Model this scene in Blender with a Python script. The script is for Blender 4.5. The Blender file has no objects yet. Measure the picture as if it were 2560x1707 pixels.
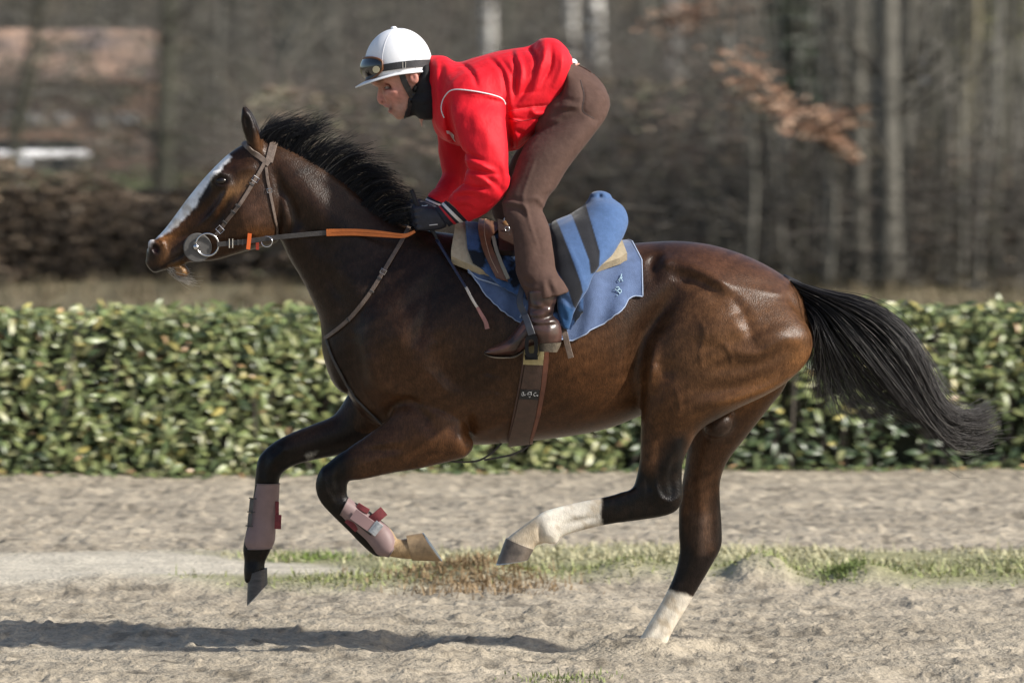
import bpy, bmesh, math, random
import numpy as np
from mathutils import Vector, Matrix
R = math.radians
scene = bpy.context.scene
COL = scene.collection
rng = np.random.default_rng(7)
random.seed(7)

# ---------------------------------------------------------------- camera, sky, sun, exposure
FPX, CAMD, CAMH, HORIZON = 14000.0, 20.0, 2.0, 235.0      # all in photograph pixels / metres
TH = math.atan((853.5 - HORIZON) / FPX)
cam_d = bpy.data.cameras.new('camera'); cam = bpy.data.objects.new('camera', cam_d); COL.objects.link(cam)
cam.location = (0, -CAMD, CAMH); cam.rotation_euler = (math.pi / 2 - TH, 0, 0)
cam_d.sensor_width = 36; cam_d.lens = FPX * 36 / 2560; cam_d.clip_start = .5; cam_d.clip_end = 4000
cam_d.dof.use_dof = True; cam_d.dof.focus_distance = CAMD - .12; cam_d.dof.aperture_fstop = 4.4; cam_d.dof.aperture_ratio = .55
scene.camera = cam
world = bpy.data.worlds.new('World'); scene.world = world; world.use_nodes = True
SUN_AZ, SUN_EL = R(71), R(34)                              # azimuth: to the right of the direction back to the camera
sdir = Vector((math.sin(SUN_AZ) * math.cos(SUN_EL), -math.cos(SUN_AZ) * math.cos(SUN_EL), math.sin(SUN_EL)))
wn = world.node_tree.nodes; wl = world.node_tree.links
sky = wn.new('ShaderNodeTexSky'); sky.sky_type = 'NISHITA'; sky.sun_disc = False
sky.sun_elevation = SUN_EL; sky.sun_rotation = math.atan2(sdir.x, sdir.y)
sky.air_density = 1.0; sky.dust_density = 2.0; sky.ozone_density = 1.0
wl.new(sky.outputs[0], wn['Background'].inputs[0]); wn['Background'].inputs[1].default_value = .115
sun_d = bpy.data.lights.new('sun', 'SUN'); sun_d.energy = 4.8; sun_d.angle = R(2.2); sun_d.color = (1, .95, .87)
sun = bpy.data.objects.new('sun', sun_d); COL.objects.link(sun); sun.location = sdir * 30
sun.rotation_euler = sdir.to_track_quat('Z', 'Y').to_euler()
vs = scene.view_settings; vs.view_transform = 'Standard'; vs.look = 'None'; vs.exposure = .30; vs.gamma = 1
scene.render.engine = 'CYCLES'

# ---------------------------------------------------------------- photograph pixels -> places
ZOOM = {'F': (0, 0, .91875), 'A1': (340, 240, 3.1365), 'A2': (860, 40, 3.0157), 'A3': (980, 440, 3.2662),
        'A4': (560, 980, 2.8), 'A5': (1200, 1000, 2.3758), 'A6': (1550, 560, 2.24), 'A7': (700, 560, 2.5286),
        'A8': (900, 60, 6.0308), 'B1': (0, 0, 2.0633), 'B2': (1460, 0, 2.0627), 'B7': (1000, 460, 5.2267),
        'B8': (1180, 680, 6.5333), 'N': (0, 0, 1.0)}
_c, _s = math.cos(TH), math.sin(TH)
def W(zid, x, y, Y=0.0):
    """the point on the upright plane at depth Y that pixel (x, y) of a crop looks at"""
    ox, oy, sc = ZOOM[zid]
    u = (ox + x / sc - 1280) / FPX; v = (oy + y / sc - 853.5) / FPX
    d = np.array([u, _c - v * _s, -_s - v * _c])
    t = (Y + CAMD) / d[1]
    return np.array([t * d[0], Y, CAMH + t * d[2]])
def ground_at(px, py, z=0.0):
    u = (px - 1280) / FPX; v = (py - 853.5) / FPX
    d = np.array([u, _c - v * _s, -_s - v * _c]); t = (z - CAMH) / d[2]
    return np.array([t * d[0], -CAMD + t * d[1], z])

# ---------------------------------------------------------------- objects
def tag(o, label=None, cat=None, group=None, kind=None):
    if label: o['label'] = label
    if cat: o['category'] = cat
    if group: o['group'] = group
    if kind: o['kind'] = kind
    return o
def thing(name, loc=(0, 0, 0), label=None, cat=None, group=None):
    o = bpy.data.objects.new(name, None); COL.objects.link(o); o.location = loc; o.empty_display_size = .1
    return tag(o, label, cat, group)
def root_loc(p):
    v = Vector((0, 0, 0))
    while p is not None:
        v += p.location; p = p.parent
    return v
def link_mesh(name, me, mat=None, parent=None, smooth=True):
    """mesh in world coordinates; parented without moving it"""
    if mat is not None and not me.materials:
        for m in (mat if isinstance(mat, (list, tuple)) else [mat]): me.materials.append(m)
    if smooth: me.polygons.foreach_set('use_smooth', np.ones(len(me.polygons), bool))
    o = bpy.data.objects.new(name, me); COL.objects.link(o)
    if parent is not None:
        o.parent = parent; o.location = -root_loc(parent)
    return o
def mesh_np(name, V, F, cols=None, attr='tint'):
    """V (n,3); F (m,k) all the same k"""
    V = np.ascontiguousarray(V, dtype=np.float32); F = np.ascontiguousarray(F, dtype=np.int32)
    me = bpy.data.meshes.new(name); k = F.shape[1]
    me.vertices.add(len(V)); me.vertices.foreach_set('co', V.ravel())
    me.loops.add(F.size); me.loops.foreach_set('vertex_index', F.ravel())
    me.polygons.add(len(F)); me.polygons.foreach_set('loop_start', np.arange(0, F.size, k, dtype=np.int32))
    me.polygons.foreach_set('loop_total', np.full(len(F), k, dtype=np.int32))
    me.update(calc_edges=True); me.validate()
    if cols is not None:
        a = me.color_attributes.new(attr, 'FLOAT_COLOR', 'POINT')
        c = np.ones((len(V), 4), np.float32); c[:, :3] = cols
        a.data.foreach_set('color', c.ravel())
    return me
class MB:
    """collects polygons"""
    def __init__(s): s.V = []; s.F = []
    def add(s, V, F):
        n = len(s.V); s.V += [tuple(map(float, v)) for v in V]; s.F += [tuple(i + n for i in f) for f in F]; return s
    def box(s, c, d, rot=None):
        c = np.array(c, float); P = []
        for z in (-1, 1):
            for y in (-1, 1):
                for x in (-1, 1):
                    p = Vector((x * d[0] / 2, y * d[1] / 2, z * d[2] / 2))
                    if rot is not None: p = rot @ p
                    P.append(c + np.array(p))
        return s.add(P, [(0, 2, 3, 1), (4, 5, 7, 6), (0, 1, 5, 4), (2, 6, 7, 3), (0, 4, 6, 2), (1, 3, 7, 5)])
    def tube(s, pts, rad, n=8, caps=True, closed=False):
        P = np.array(pts, float); m = len(P); rad = np.broadcast_to(np.array(rad, float), (m,))
        T = np.gradient(P, axis=0)
        if closed: T = np.roll(P, -1, 0) - np.roll(P, 1, 0)
        T /= np.linalg.norm(T, axis=1, keepdims=True) + 1e-12
        up = np.array([0, 0, 1.0]) if abs(T[0, 2]) < .9 else np.array([1.0, 0, 0])
        V = []; 
        a = np.cross(T[0], up); a /= np.linalg.norm(a)
        for i in range(m):
            a = a - T[i] * a.dot(T[i]); a /= np.linalg.norm(a) + 1e-12; b = np.cross(T[i], a)
            for j in range(n):
                q = 2 * math.pi * j / n
                V.append(P[i] + rad[i] * (a * math.cos(q) + b * math.sin(q)))
        F = []
        for i in range(m if closed else m - 1):
            i2 = (i + 1) % m
            for j in range(n): F.append((i * n + j, i * n + (j + 1) % n, i2 * n + (j + 1) % n, i2 * n + j))
        if caps and not closed: F += [tuple(range(n))[::-1], tuple((m - 1) * n + j for j in range(n))]
        return s.add(V, F)
    def strip(s, pts, nrm, half, thick=.004):
        """a flat strap along pts; nrm = outward normals; half = half width (number or list)"""
        P = np.array(pts, float); m = len(P); Nn = np.broadcast_to(np.array(nrm, float), P.shape).copy()
        half = np.broadcast_to(np.array(half, float), (m,))
        T = np.gradient(P, axis=0); T /= np.linalg.norm(T, axis=1, keepdims=True) + 1e-12
        Nn -= T * (Nn * T).sum(1, keepdims=True); Nn /= np.linalg.norm(Nn, axis=1, keepdims=True) + 1e-12
        S = np.cross(T, Nn)
        b = min(thick * .3, .0015); V = []
        prof = [(-1, 0), (-1, thick - b), (-1, thick), (1, thick), (1, thick - b), (1, 0)]
        for i in range(m):
            h = half[i]
            for q, (sx, tz) in enumerate(prof):
                w = h - (b if q in (2, 3) else 0)
                V.append(P[i] + S[i] * sx * w + Nn[i] * tz)
        k = 6; F = []
        for i in range(m - 1):
            for j in range(k): F.append((i * k + j, (i + 1) * k + j, (i + 1) * k + (j + 1) % k, i * k + (j + 1) % k))
        F += [tuple(range(k)), tuple((m - 1) * k + j for j in range(k))[::-1]]
        return s.add(V, F)
    def build(s, name, mat=None, parent=None, smooth=False):
        me = bpy.data.meshes.new(name); me.from_pydata(s.V, [], s.F); me.update()
        bm = bmesh.new(); bm.from_mesh(me); bmesh.ops.recalc_face_normals(bm, faces=bm.faces); bm.to_mesh(me); bm.free()
        o = link_mesh(name, me, mat, parent, smooth)
        if smooth == 'auto': sharp(o)
        return o
def sharp(o, ang=35):
    me = o.data; me.set_sharp_from_angle(angle=R(ang)); return o
def spl(pts, n=24):
    """Catmull-Rom through rows, n samples in all, evenly by chord"""
    P = np.array(pts, float)
    if len(P) == 2: return P[0] + (P[1] - P[0]) * np.linspace(0, 1, n)[:, None]
    Q = np.vstack([2 * P[0] - P[1], P, 2 * P[-1] - P[-2]])
    d = np.linalg.norm(np.diff(P[:, :min(3, P.shape[1])], axis=0), axis=1) + 1e-9; c = np.r_[0, np.cumsum(d)]
    t = np.linspace(0, c[-1], n); i = np.clip(np.searchsorted(c, t, 'right') - 1, 0, len(P) - 2)
    f = ((t - c[i]) / d[i])[:, None]; p0, p1, p2, p3 = Q[i], Q[i + 1], Q[i + 2], Q[i + 3]
    return .5 * (2 * p1 + (p2 - p0) * f + (2 * p0 - 5 * p1 + 4 * p2 - p3) * f ** 2 + (3 * p1 - p0 - 3 * p2 + p3) * f ** 3)

# ---------------------------------------------------------------- materials
def mat(name, col, rough=.6, spec=.5, vary=0.0, vscale=20.0, bump=0.0, bscale=60.0, attr=None, sheen=0.0, metal=0.0,
        coat=0.0, hair=0.0, dark=None, stretch=None, bdist=.004, trans=0.0, mixa=1.0):
    m = bpy.data.materials.new(name); m.use_nodes = True; nt = m.node_tree; n = nt.nodes; l = nt.links
    p = n['Principled BSDF']; p.inputs['Roughness'].default_value = rough; p.inputs['Specular IOR Level'].default_value = spec
    p.inputs['Metallic'].default_value = metal
    if sheen: p.inputs['Sheen Weight'].default_value = sheen; p.inputs['Sheen Roughness'].default_value = .4
    if coat: p.inputs['Coat Weight'].default_value = coat; p.inputs['Coat Roughness'].default_value = .25
    if trans:
        p.inputs['Subsurface Weight'].default_value = trans; p.inputs['Subsurface Radius'].default_value = (.02, .012, .006); p.inputs['Subsurface Scale'].default_value = .3
    tc = n.new('ShaderNodeTexCoord'); mp = n.new('ShaderNodeMapping'); l.new(tc.outputs['Object'], mp.inputs['Vector'])
    if stretch: mp.inputs['Scale'].default_value = stretch
    if attr:
        a = n.new('ShaderNodeAttribute'); a.attribute_name = attr; src = a.outputs['Color']
    else:
        r = n.new('ShaderNodeRGB'); r.outputs[0].default_value = (*col, 1); src = r.outputs[0]
    if vary:
        t = n.new('ShaderNodeTexNoise'); t.inputs['Scale'].default_value = vscale; t.inputs['Detail'].default_value = 6; t.inputs['Roughness'].default_value = .65
        l.new(mp.outputs[0], t.inputs['Vector'])
        mr = n.new('ShaderNodeMapRange'); mr.inputs['From Min'].default_value = .3; mr.inputs['From Max'].default_value = .7
        mr.inputs['To Min'].default_value = 1 - vary; mr.inputs['To Max'].default_value = 1 + vary
        l.new(t.outputs['Fac'], mr.inputs['Value'])
        mx = n.new('ShaderNodeMix'); mx.data_type = 'RGBA'; mx.blend_type = 'MULTIPLY'; mx.inputs['Factor'].default_value = 1
        l.new(src, mx.inputs['A']); l.new(mr.outputs[0], mx.inputs['B']); src = mx.outputs['Result']
    if hair:
        mh = n.new('ShaderNodeMapping'); l.new(tc.outputs['Object'], mh.inputs['Vector']); mh.inputs['Scale'].default_value = (1, 1, .28); mh.inputs['Rotation'].default_value = (0, R(28), 0)
        t = n.new('ShaderNodeTexNoise'); t.inputs['Scale'].default_value = 210; t.inputs['Detail'].default_value = 4; t.inputs['Roughness'].default_value = .7; l.new(mh.outputs[0], t.inputs['Vector'])
        mr = n.new('ShaderNodeMapRange'); mr.inputs['From Min'].default_value = .32; mr.inputs['From Max'].default_value = .68; mr.inputs['To Min'].default_value = 1 - hair; mr.inputs['To Max'].default_value = 1 + hair; l.new(t.outputs['Fac'], mr.inputs['Value'])
        mx = n.new('ShaderNodeMix'); mx.data_type = 'RGBA'; mx.blend_type = 'MULTIPLY'; mx.inputs['Factor'].default_value = 1; l.new(src, mx.inputs['A']); l.new(mr.outputs[0], mx.inputs['B']); src = mx.outputs['Result']
    if dark:
        t = n.new('ShaderNodeTexNoise'); t.inputs['Scale'].default_value = dark[1]; t.inputs['Detail'].default_value = 5
        l.new(mp.outputs[0], t.inputs['Vector'])
        mr = n.new('ShaderNodeMapRange'); mr.inputs['From Min'].default_value = dark[2]; mr.inputs['From Max'].default_value = dark[3]
        l.new(t.outputs['Fac'], mr.inputs['Value'])
        mx = n.new('ShaderNodeMix'); mx.data_type = 'RGBA'; l.new(mr.outputs[0], mx.inputs['Factor'])
        l.new(src, mx.inputs['A']); mx.inputs['B'].default_value = (*dark[0], 1); src = mx.outputs['Result']
    if hair:                                                     # grain shows on dark hair, hardly on white
        hs = n.new('ShaderNodeSeparateColor'); l.new(a.outputs['Color'], hs.inputs[0]); mr = n.new('ShaderNodeMapRange'); mr.inputs['From Min'].default_value = .2; mr.inputs['From Max'].default_value = .6; mr.inputs['To Min'].default_value = 0; mr.inputs['To Max'].default_value = .8
        l.new(hs.outputs[0], mr.inputs['Value']); mx = n.new('ShaderNodeMix'); mx.data_type = 'RGBA'; l.new(mr.outputs[0], mx.inputs['Factor']); l.new(src, mx.inputs['A']); l.new(a.outputs['Color'], mx.inputs['B']); src = mx.outputs['Result']
    l.new(src, p.inputs['Base Color'])
    if bump:
        t = n.new('ShaderNodeTexNoise'); t.inputs['Scale'].default_value = bscale; t.inputs['Detail'].default_value = 5
        l.new(mp.outputs[0], t.inputs['Vector']); b = n.new('ShaderNodeBump'); b.inputs['Strength'].default_value = bump; b.inputs['Distance'].default_value = bdist
        l.new(t.outputs['Fac'], b.inputs['Height']); l.new(b.outputs[0], p.inputs['Normal'])
    return m

# ---------------------------------------------------------------- sculpting: smooth-blended lofts on a grid, then one continuous skin
def smin(a, b, k):
    h = np.clip(.5 + .5 * (b - a) / k, 0, 1); return b + (a - b) * h - k * h * (1 - h)
class Field:
    def __init__(s, lo, hi, h):
        s.lo = np.array(lo, float); s.h = h; s.n = np.ceil((np.array(hi) - s.lo) / h).astype(int) + 1
        s.D = np.full(s.n, .15, np.float32)
        s.ax = [s.lo[i] + h * np.arange(s.n[i]) for i in range(3)]
    def _rng(s, lo, hi):
        a = np.clip(np.floor((np.array(lo) - s.lo) / s.h).astype(int), 0, s.n - 1)
        b = np.clip(np.ceil((np.array(hi) - s.lo) / s.h).astype(int) + 1, 1, s.n)
        return tuple(slice(x, y) for x, y in zip(a, b))
    def _put(s, sl, d, k, sub):
        d = d.astype(np.float32)
        s.D[sl] = -smin(-s.D[sl], d, k) if sub else smin(s.D[sl], d, k)
    def loft(s, secs, k=.02, e=2.0, cap=.7, sub=False, grow=0.0, cap0=None):
        """secs: rows (Tx, Tz, Bx, Bz, half width, centre y). T and B are the two edges in side view."""
        S = np.array(secs, float); C = (S[:, :2] + S[:, 2:4]) / 2
        L = np.linalg.norm(np.diff(C, axis=0), axis=1).sum(); m = max(8, int(L / (s.h * .9)))
        S = spl(np.hstack([C, np.zeros((len(S), 1)), S]), m)[:, 3:]
        T, B = S[:, :2], S[:, 2:4]; C = (T + B) / 2; ax = T - B; hh = np.linalg.norm(ax, axis=1) / 2; ax = ax / (2 * hh[:, None])
        hh = hh + grow; wd = np.maximum(S[:, 4], .002) + grow; yc = S[:, 5]
        dC = np.gradient(C, axis=0); al = np.stack([ax[:, 1], -ax[:, 0]], 1)
        al *= np.sign((al * dC).sum(1, keepdims=True)) + (np.abs((al * dC).sum(1, keepdims=True)) < 1e-9)
        pad = k * 1.5 + .03 + max(hh.max() * .0, 0)
        allp = np.vstack([C + ax * hh[:, None], C - ax * hh[:, None]]); r0 = hh[0] * cap + hh[-1] * cap
        lo = (allp[:, 0].min() - pad - r0, (yc - wd).min() - pad, allp[:, 1].min() - pad - r0)
        hi = (allp[:, 0].max() + pad + r0, (yc + wd).max() + pad, allp[:, 1].max() + pad + r0)
        sl = s._rng(lo, hi); X, Z = np.meshgrid(s.ax[0][sl[0]], s.ax[2][sl[2]], indexing='ij'); P = np.stack([X.ravel(), Z.ravel()], 1)
        if len(P) == 0: return s
        best = np.full(len(P), 1e9); bi = np.zeros(len(P), int)
        for i in range(m):
            q = P - C[i]; u = q @ al[i]; v = np.abs(q @ ax[i]) - hh[i]
            c = u * u + np.maximum(v, 0) ** 2
            w = c < best; best[w] = c[w]; bi[w] = i
        q = P - C[bi]; u = (q * al[bi]).sum(1); step = np.linalg.norm(dC, axis=1)[bi] + 1e-9
        ti = np.clip(bi + np.clip(u / step, -1, 1), 0, m - 1); i0 = np.clip(ti.astype(int), 0, m - 2); f = (ti - i0)
        lerp = lambda A: A[i0] * (1 - f) + A[i0 + 1] * f
        Cx = np.stack([lerp(C[:, 0]), lerp(C[:, 1])], 1); H = lerp(hh); Wd = lerp(wd); Yc = lerp(yc)
        axx = np.stack([lerp(ax[:, 0]), lerp(ax[:, 1])], 1); axx /= np.linalg.norm(axx, axis=1, keepdims=True)
        v = ((P - Cx) * axx).sum(1)
        ue = np.where((bi == 0) & (u < 0), -u, np.where((bi == m - 1) & (u > 0), u, 0.0))
        rc = np.minimum(H, Wd) * np.where(bi < m // 2, cap if cap0 is None else cap0, cap)
        shp = X.shape; v = v.reshape(shp); H = H.reshape(shp); Wd = Wd.reshape(shp); Yc = Yc.reshape(shp); ue = ue.reshape(shp); rc = rc.reshape(shp)
        y = s.ax[1][sl[1]][None, :, None]
        a = np.abs(v / H)[:, None, :]; b = np.abs((y - Yc[:, None, :]) / Wd[:, None, :]); c = (ue / rc)[:, None, :]
        if e == 2.0:
            qn = np.sqrt(a * a + b * b + c * c) + 1e-6
            g = np.sqrt((a / H[:, None, :]) ** 2 + (b / Wd[:, None, :]) ** 2 + (c / rc[:, None, :]) ** 2) / qn + 1e-6
        else:
            qn = (a ** e + b ** e + c ** e) ** (1 / e) + 1e-6
            g = np.sqrt((a ** (e - 1) / H[:, None, :]) ** 2 + (b ** (e - 1) / Wd[:, None, :]) ** 2 + (c ** (e - 1) / rc[:, None, :]) ** 2) / qn ** (e - 1) + 1e-6
        s._put(sl, np.clip((qn - 1) / g, -.3, .3), k, sub); return s
    def ell(s, c, r, ang=0.0, k=.02, sub=False):
        """ellipsoid, r = (along, across y, perpendicular), turned by ang in the side plane"""
        m = max(r) + k * 1.5 + .02; sl = s._rng(np.array(c) - m, np.array(c) + m)
        X = s.ax[0][sl[0]][:, None, None] - c[0]; Y = s.ax[1][sl[1]][None, :, None] - c[1]; Z = s.ax[2][sl[2]][None, None, :] - c[2]
        ca, sa = math.cos(ang), math.sin(ang); a = (X * ca + Z * sa) / r[0]; b = Y / r[1]; cc = (-X * sa + Z * ca) / r[2]
        q = np.sqrt(a * a + b * b + cc * cc) + 1e-6; g = np.sqrt((a / r[0]) ** 2 + (b / r[1]) ** 2 + (cc / r[2]) ** 2) / q + 1e-6
        s._put(sl, np.clip((q - 1) / g, -.3, .3), k, sub); return s
    def cone(s, p0, p1, r0, r1, k=.01, sub=False):
        p0 = np.array(p0, float); p1 = np.array(p1, float); m = max(r0, r1) + k * 1.5 + .02
        sl = s._rng(np.minimum(p0, p1) - m, np.maximum(p0, p1) + m)
        X = s.ax[0][sl[0]][:, None, None] - p0[0]; Y = s.ax[1][sl[1]][None, :, None] - p0[1]; Z = s.ax[2][sl[2]][None, None, :] - p0[2]
        d = p1 - p0; L2 = d @ d; t = np.clip((X * d[0] + Y * d[1] + Z * d[2]) / L2, 0, 1)
        q = np.sqrt((X - t * d[0]) ** 2 + (Y - t * d[1]) ** 2 + (Z - t * d[2]) ** 2) - (r0 + (r1 - r0) * t)
        s._put(sl, np.clip(q, -.3, .3), k, sub); return s
    def chain(s, pts, rad, k=.01, sub=False):
        for i in range(len(pts) - 1): s.cone(pts[i], pts[i + 1], rad[i], rad[i + 1], k, sub)
        return s
    def relief(s, strokes, y0=-.01, y1=-.05, Y=-.2, both=False):
        """folds and muscle edges: strokes = (crop, points, width px of the photo, height m)"""
        X, Z = np.meshgrid(s.ax[0], s.ax[2], indexing='ij'); Rm = np.zeros(X.shape)
        for zid, pts, wpx, amp in strokes:
            Pw = np.array([W(zid, *p, Y)[[0, 2]] for p in pts]); Pw = spl(np.hstack([Pw, np.zeros((len(Pw), 1))]), max(6, 6 * len(Pw)))[:, :2] if len(Pw) > 1 else np.vstack([Pw, Pw + 1e-4])
            sg = wpx / 700; lo = Pw.min(0) - 3 * sg; hi = Pw.max(0) + 3 * sg
            mk = (X > lo[0]) & (X < hi[0]) & (Z > lo[1]) & (Z < hi[1])
            if not mk.any(): continue
            q = np.stack([X[mk], Z[mk]], 1); best = np.full(len(q), 1e9); bt = np.zeros(len(q)); ns = len(Pw) - 1
            for i in range(ns):
                d = Pw[i + 1] - Pw[i]; t = np.clip(((q - Pw[i]) @ d) / (d @ d + 1e-12), 0, 1)
                dd = ((q - Pw[i] - t[:, None] * d) ** 2).sum(1); w = dd < best; best[w] = dd[w]; bt[w] = (i + t[w]) / ns
            Rm[mk] += amp * np.exp(-best / sg ** 2) * (np.sin(np.clip(bt, .03, .97) * math.pi) ** .5 if len(pts) > 1 else 1)
        y = s.ax[1]; mask = np.clip((y - y0) / (y1 - y0), 0, 1)
        if both: mask = np.maximum(mask, np.clip((-y - y0) / (y1 - y0), 0, 1))
        s.D -= (Rm[:, None, :] * mask[None, :, None]).astype(np.float32); return s
    def lumps(s, scale, amp, seed=1):
        """soft irregularities"""
        r = np.random.default_rng(seed); g = np.zeros(s.D.shape, np.float32)
        for _ in range(7):
            kx, ky, kz = r.normal(size=3) / scale; ph = r.uniform(0, 6.28)
            g += np.sin(s.ax[0][:, None, None] * kx + s.ax[1][None, :, None] * ky + s.ax[2][None, None, :] * kz + ph).astype(np.float32)
        s.D += g * (amp / 3); return s
    def sample(s, P):
        q = (np.asarray(P) - s.lo) / s.h; i = np.clip(np.floor(q).astype(int), 0, s.n - 2); f = np.clip(q - i, 0, 1); o = 0
        for a in (0, 1):
            for b in (0, 1):
                for c in (0, 1):
                    o = o + s.D[i[..., 0] + a, i[..., 1] + b, i[..., 2] + c] * (f[..., 0] if a else 1 - f[..., 0]) * (f[..., 1] if b else 1 - f[..., 1]) * (f[..., 2] if c else 1 - f[..., 2])
        return o
    def grad(s, P, e=.012):
        P = np.asarray(P); g = np.stack([s.sample(P + np.eye(3)[i] * e) - s.sample(P - np.eye(3)[i] * e) for i in range(3)], -1)
        return g / (np.linalg.norm(g, axis=-1, keepdims=True) + 1e-9)
    def skin(s, smooth=2):
        D = s.D; s0 = D < 0
        D = D.copy(); D[[0, -1]] = .1; D[:, [0, -1]] = .1; D[:, :, [0, -1]] = .1; ins = D < 0
        c = [ins[a:D.shape[0] - 1 + a, b:D.shape[1] - 1 + b, d:D.shape[2] - 1 + d] for a in (0, 1) for b in (0, 1) for d in (0, 1)]
        cnt = sum(x.astype(np.int8) for x in c); act = (cnt > 0) & (cnt < 8); I = np.argwhere(act)
        idx = np.full(act.shape, -1, np.int32); idx[act] = np.arange(len(I))
        offs = np.array([(a, b, d) for a in (0, 1) for b in (0, 1) for d in (0, 1)])
        val = np.stack([D[I[:, 0] + o[0], I[:, 1] + o[1], I[:, 2] + o[2]] for o in offs], 1)
        acc = np.zeros((len(I), 3)); n = np.zeros(len(I))
        for p in range(8):
            for q in range(p + 1, 8):
                if np.abs(offs[p] - offs[q]).sum() != 1: continue
                a, b = val[:, p], val[:, q]; x = (a < 0) != (b < 0); t = np.where(x, a / np.where(x, a - b, 1), 0)
                acc += np.where(x[:, None], offs[p] + t[:, None] * (offs[q] - offs[p]), 0); n += x
        V = s.lo + s.h * (I + acc / n[:, None]); Fs = []
        for axx in range(3):
            o = [1 if i == axx else 0 for i in range(3)]
            a = ins[tuple(slice(0, D.shape[i] - o[i]) for i in range(3))]; b = ins[tuple(slice(o[i], D.shape[i]) for i in range(3))]
            E = np.argwhere(a != b); fl = a[E[:, 0], E[:, 1], E[:, 2]]
            u, v = (axx + 1) % 3, (axx + 2) % 3
            E4 = []
            for du, dv in ((0, 0), (-1, 0), (-1, -1), (0, -1)):
                e = E.copy(); e[:, u] += du; e[:, v] += dv; E4.append(idx[e[:, 0], e[:, 1], e[:, 2]])
            q = np.stack(E4, 1); q[~fl] = q[~fl][:, ::-1]; Fs.append(q)
        F = np.vstack(Fs)
        ed = np.vstack([F[:, [0, 1]], F[:, [1, 2]], F[:, [2, 3]], F[:, [3, 0]]])
        for it in range(smooth):
            for lam in (.55, -.5) if it < smooth - 1 or smooth == 1 else (.4,):
                a = np.stack([np.bincount(ed[:, 0], V[ed[:, 1], j], len(V)) for j in range(3)], 1); d = np.bincount(ed[:, 0], minlength=len(V))[:, None]
                a += np.stack([np.bincount(ed[:, 1], V[ed[:, 0], j], len(V)) for j in range(3)], 1); d = d + np.bincount(ed[:, 1], minlength=len(V))[:, None]
                V = V + lam * (a / d - V)
        return V, F
    def near(s):
        """map of the near surface y(x, z)"""
        ins = s.D < 0; has = ins.any(1); j = np.argmax(ins, 1); j = np.clip(j, 1, None)
        ii, kk = np.meshgrid(np.arange(s.n[0]), np.arange(s.n[2]), indexing='ij'); a = s.D[ii, j - 1, kk]; b = s.D[ii, j, kk]
        y = s.ax[1][j - 1] + s.h * a / np.where(a - b == 0, 1, a - b); return np.where(has, y, np.nan)
def sec(zid, T, B, w, yc, Y=None):
    t = W(zid, *T, yc if Y is None else Y); b = W(zid, *B, yc if Y is None else Y)
    return (t[0], t[2], b[0], b[2], w, yc)
def px_blobs(V, blobs, Y=-.2):
    """weights of soft spots laid out in the side view: list of (crop, x, y, rx, ry) in crop pixels"""
    return None
# ================================================================ the setting
def vnoise(X, Y, seed=0):
    """smooth value noise, one cell per unit"""
    r = np.random.default_rng(seed); T = r.random((256, 256)); x0 = np.floor(X).astype(int); y0 = np.floor(Y).astype(int); fx = X - x0; fy = Y - y0
    fx = fx * fx * (3 - 2 * fx); fy = fy * fy * (3 - 2 * fy); g = lambda a, b: T[a & 255, b & 255]
    return (g(x0, y0) * (1 - fx) + g(x0 + 1, y0) * fx) * (1 - fy) + (g(x0, y0 + 1) * (1 - fx) + g(x0 + 1, y0 + 1) * fx) * fy
def fbm(X, Y, f, oct=4, seed=0, gain=.5):
    o = 0; a = 1; s = 0
    for i in range(oct): o = o + a * (vnoise(X * f + i * 17.3, Y * f - i * 9.1, seed + i) - .5); s += a; a *= gain; f *= 2.07
    return o / s
def axis(lo, hi, step, far_lo, far_hi, g=1.22):
    a = list(np.arange(lo, hi + 1e-6, step)); d = step
    while a[-1] < far_hi: d *= g; a.append(a[-1] + d)
    b = []; d = step; x = lo
    while x > far_lo: d *= g; x -= d; b.append(x)
    return np.array(b[::-1] + a)
def sst(x, a, b): t = np.clip((x - a) / (b - a), 0, 1); return t * t * (3 - 2 * t)
def bank(x, y):
    """the low ridge between the two tracks"""
    wv = .18 * np.sin(x * 1.3 + .5) + .12 * np.sin(x * 3.1); return sst(y, 2.45 + wv, 2.8 + wv) * (1 - sst(y, 3.9 + wv, 4.7 + wv))
def grassy(x, y): return bank(x, y) * sst(x + .35 * np.sin(y * 4 + x * 2) + .3 * fbm(x, y, 1.7, 3, 77), -1.25, -.75)
def ground_z(x, y):
    sand = 1 - sst(y, 9.3, 10.3); rough = sand * (1 - .85 * bank(x, y))
    h = .022 * fbm(x, y, 1.1, 3, 3) + .016 * np.maximum(fbm(x, y, 4.2, 3, 11), -.12) * rough + .015 * fbm(x, y, 11, 3, 23) * rough + .017 * fbm(x, y, 26, 3, 31) * rough
    h += .010 * np.clip(fbm(x, y, 9, 2, 51) - .12, 0, 1) * 4 * rough + .015 * np.clip(fbm(x, y, 19, 2, 52) - .13, 0, 1) * 4 * rough                                        # thrown clods
    h += .030 * fbm(x * .25, y * 1.3, 3.0, 2, 57) * rough; h -= .022 * np.clip(fbm(x + 9, y, 4.3, 2, 61) - .13, 0, 1) * 4 * rough                                   # hoof prints
    h = h * np.where(np.abs(x) < 8, 1, .5) + .030 * bank(x, y) + .02 * bank(x, y) * fbm(x, y, 2.2, 3, 5)
    for (cx, cy, rx, ry, a) in MOUNDS: h = h + a * np.exp(-((x - cx) / rx) ** 2 - ((y - cy) / ry) ** 2) * (1 + .7 * fbm(x, y, 9, 2, 8))
    return h + sst(y, 10.5, 16) * .12 * fbm(x, y, .5, 3, 40) - .0
MOUNDS = []
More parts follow.
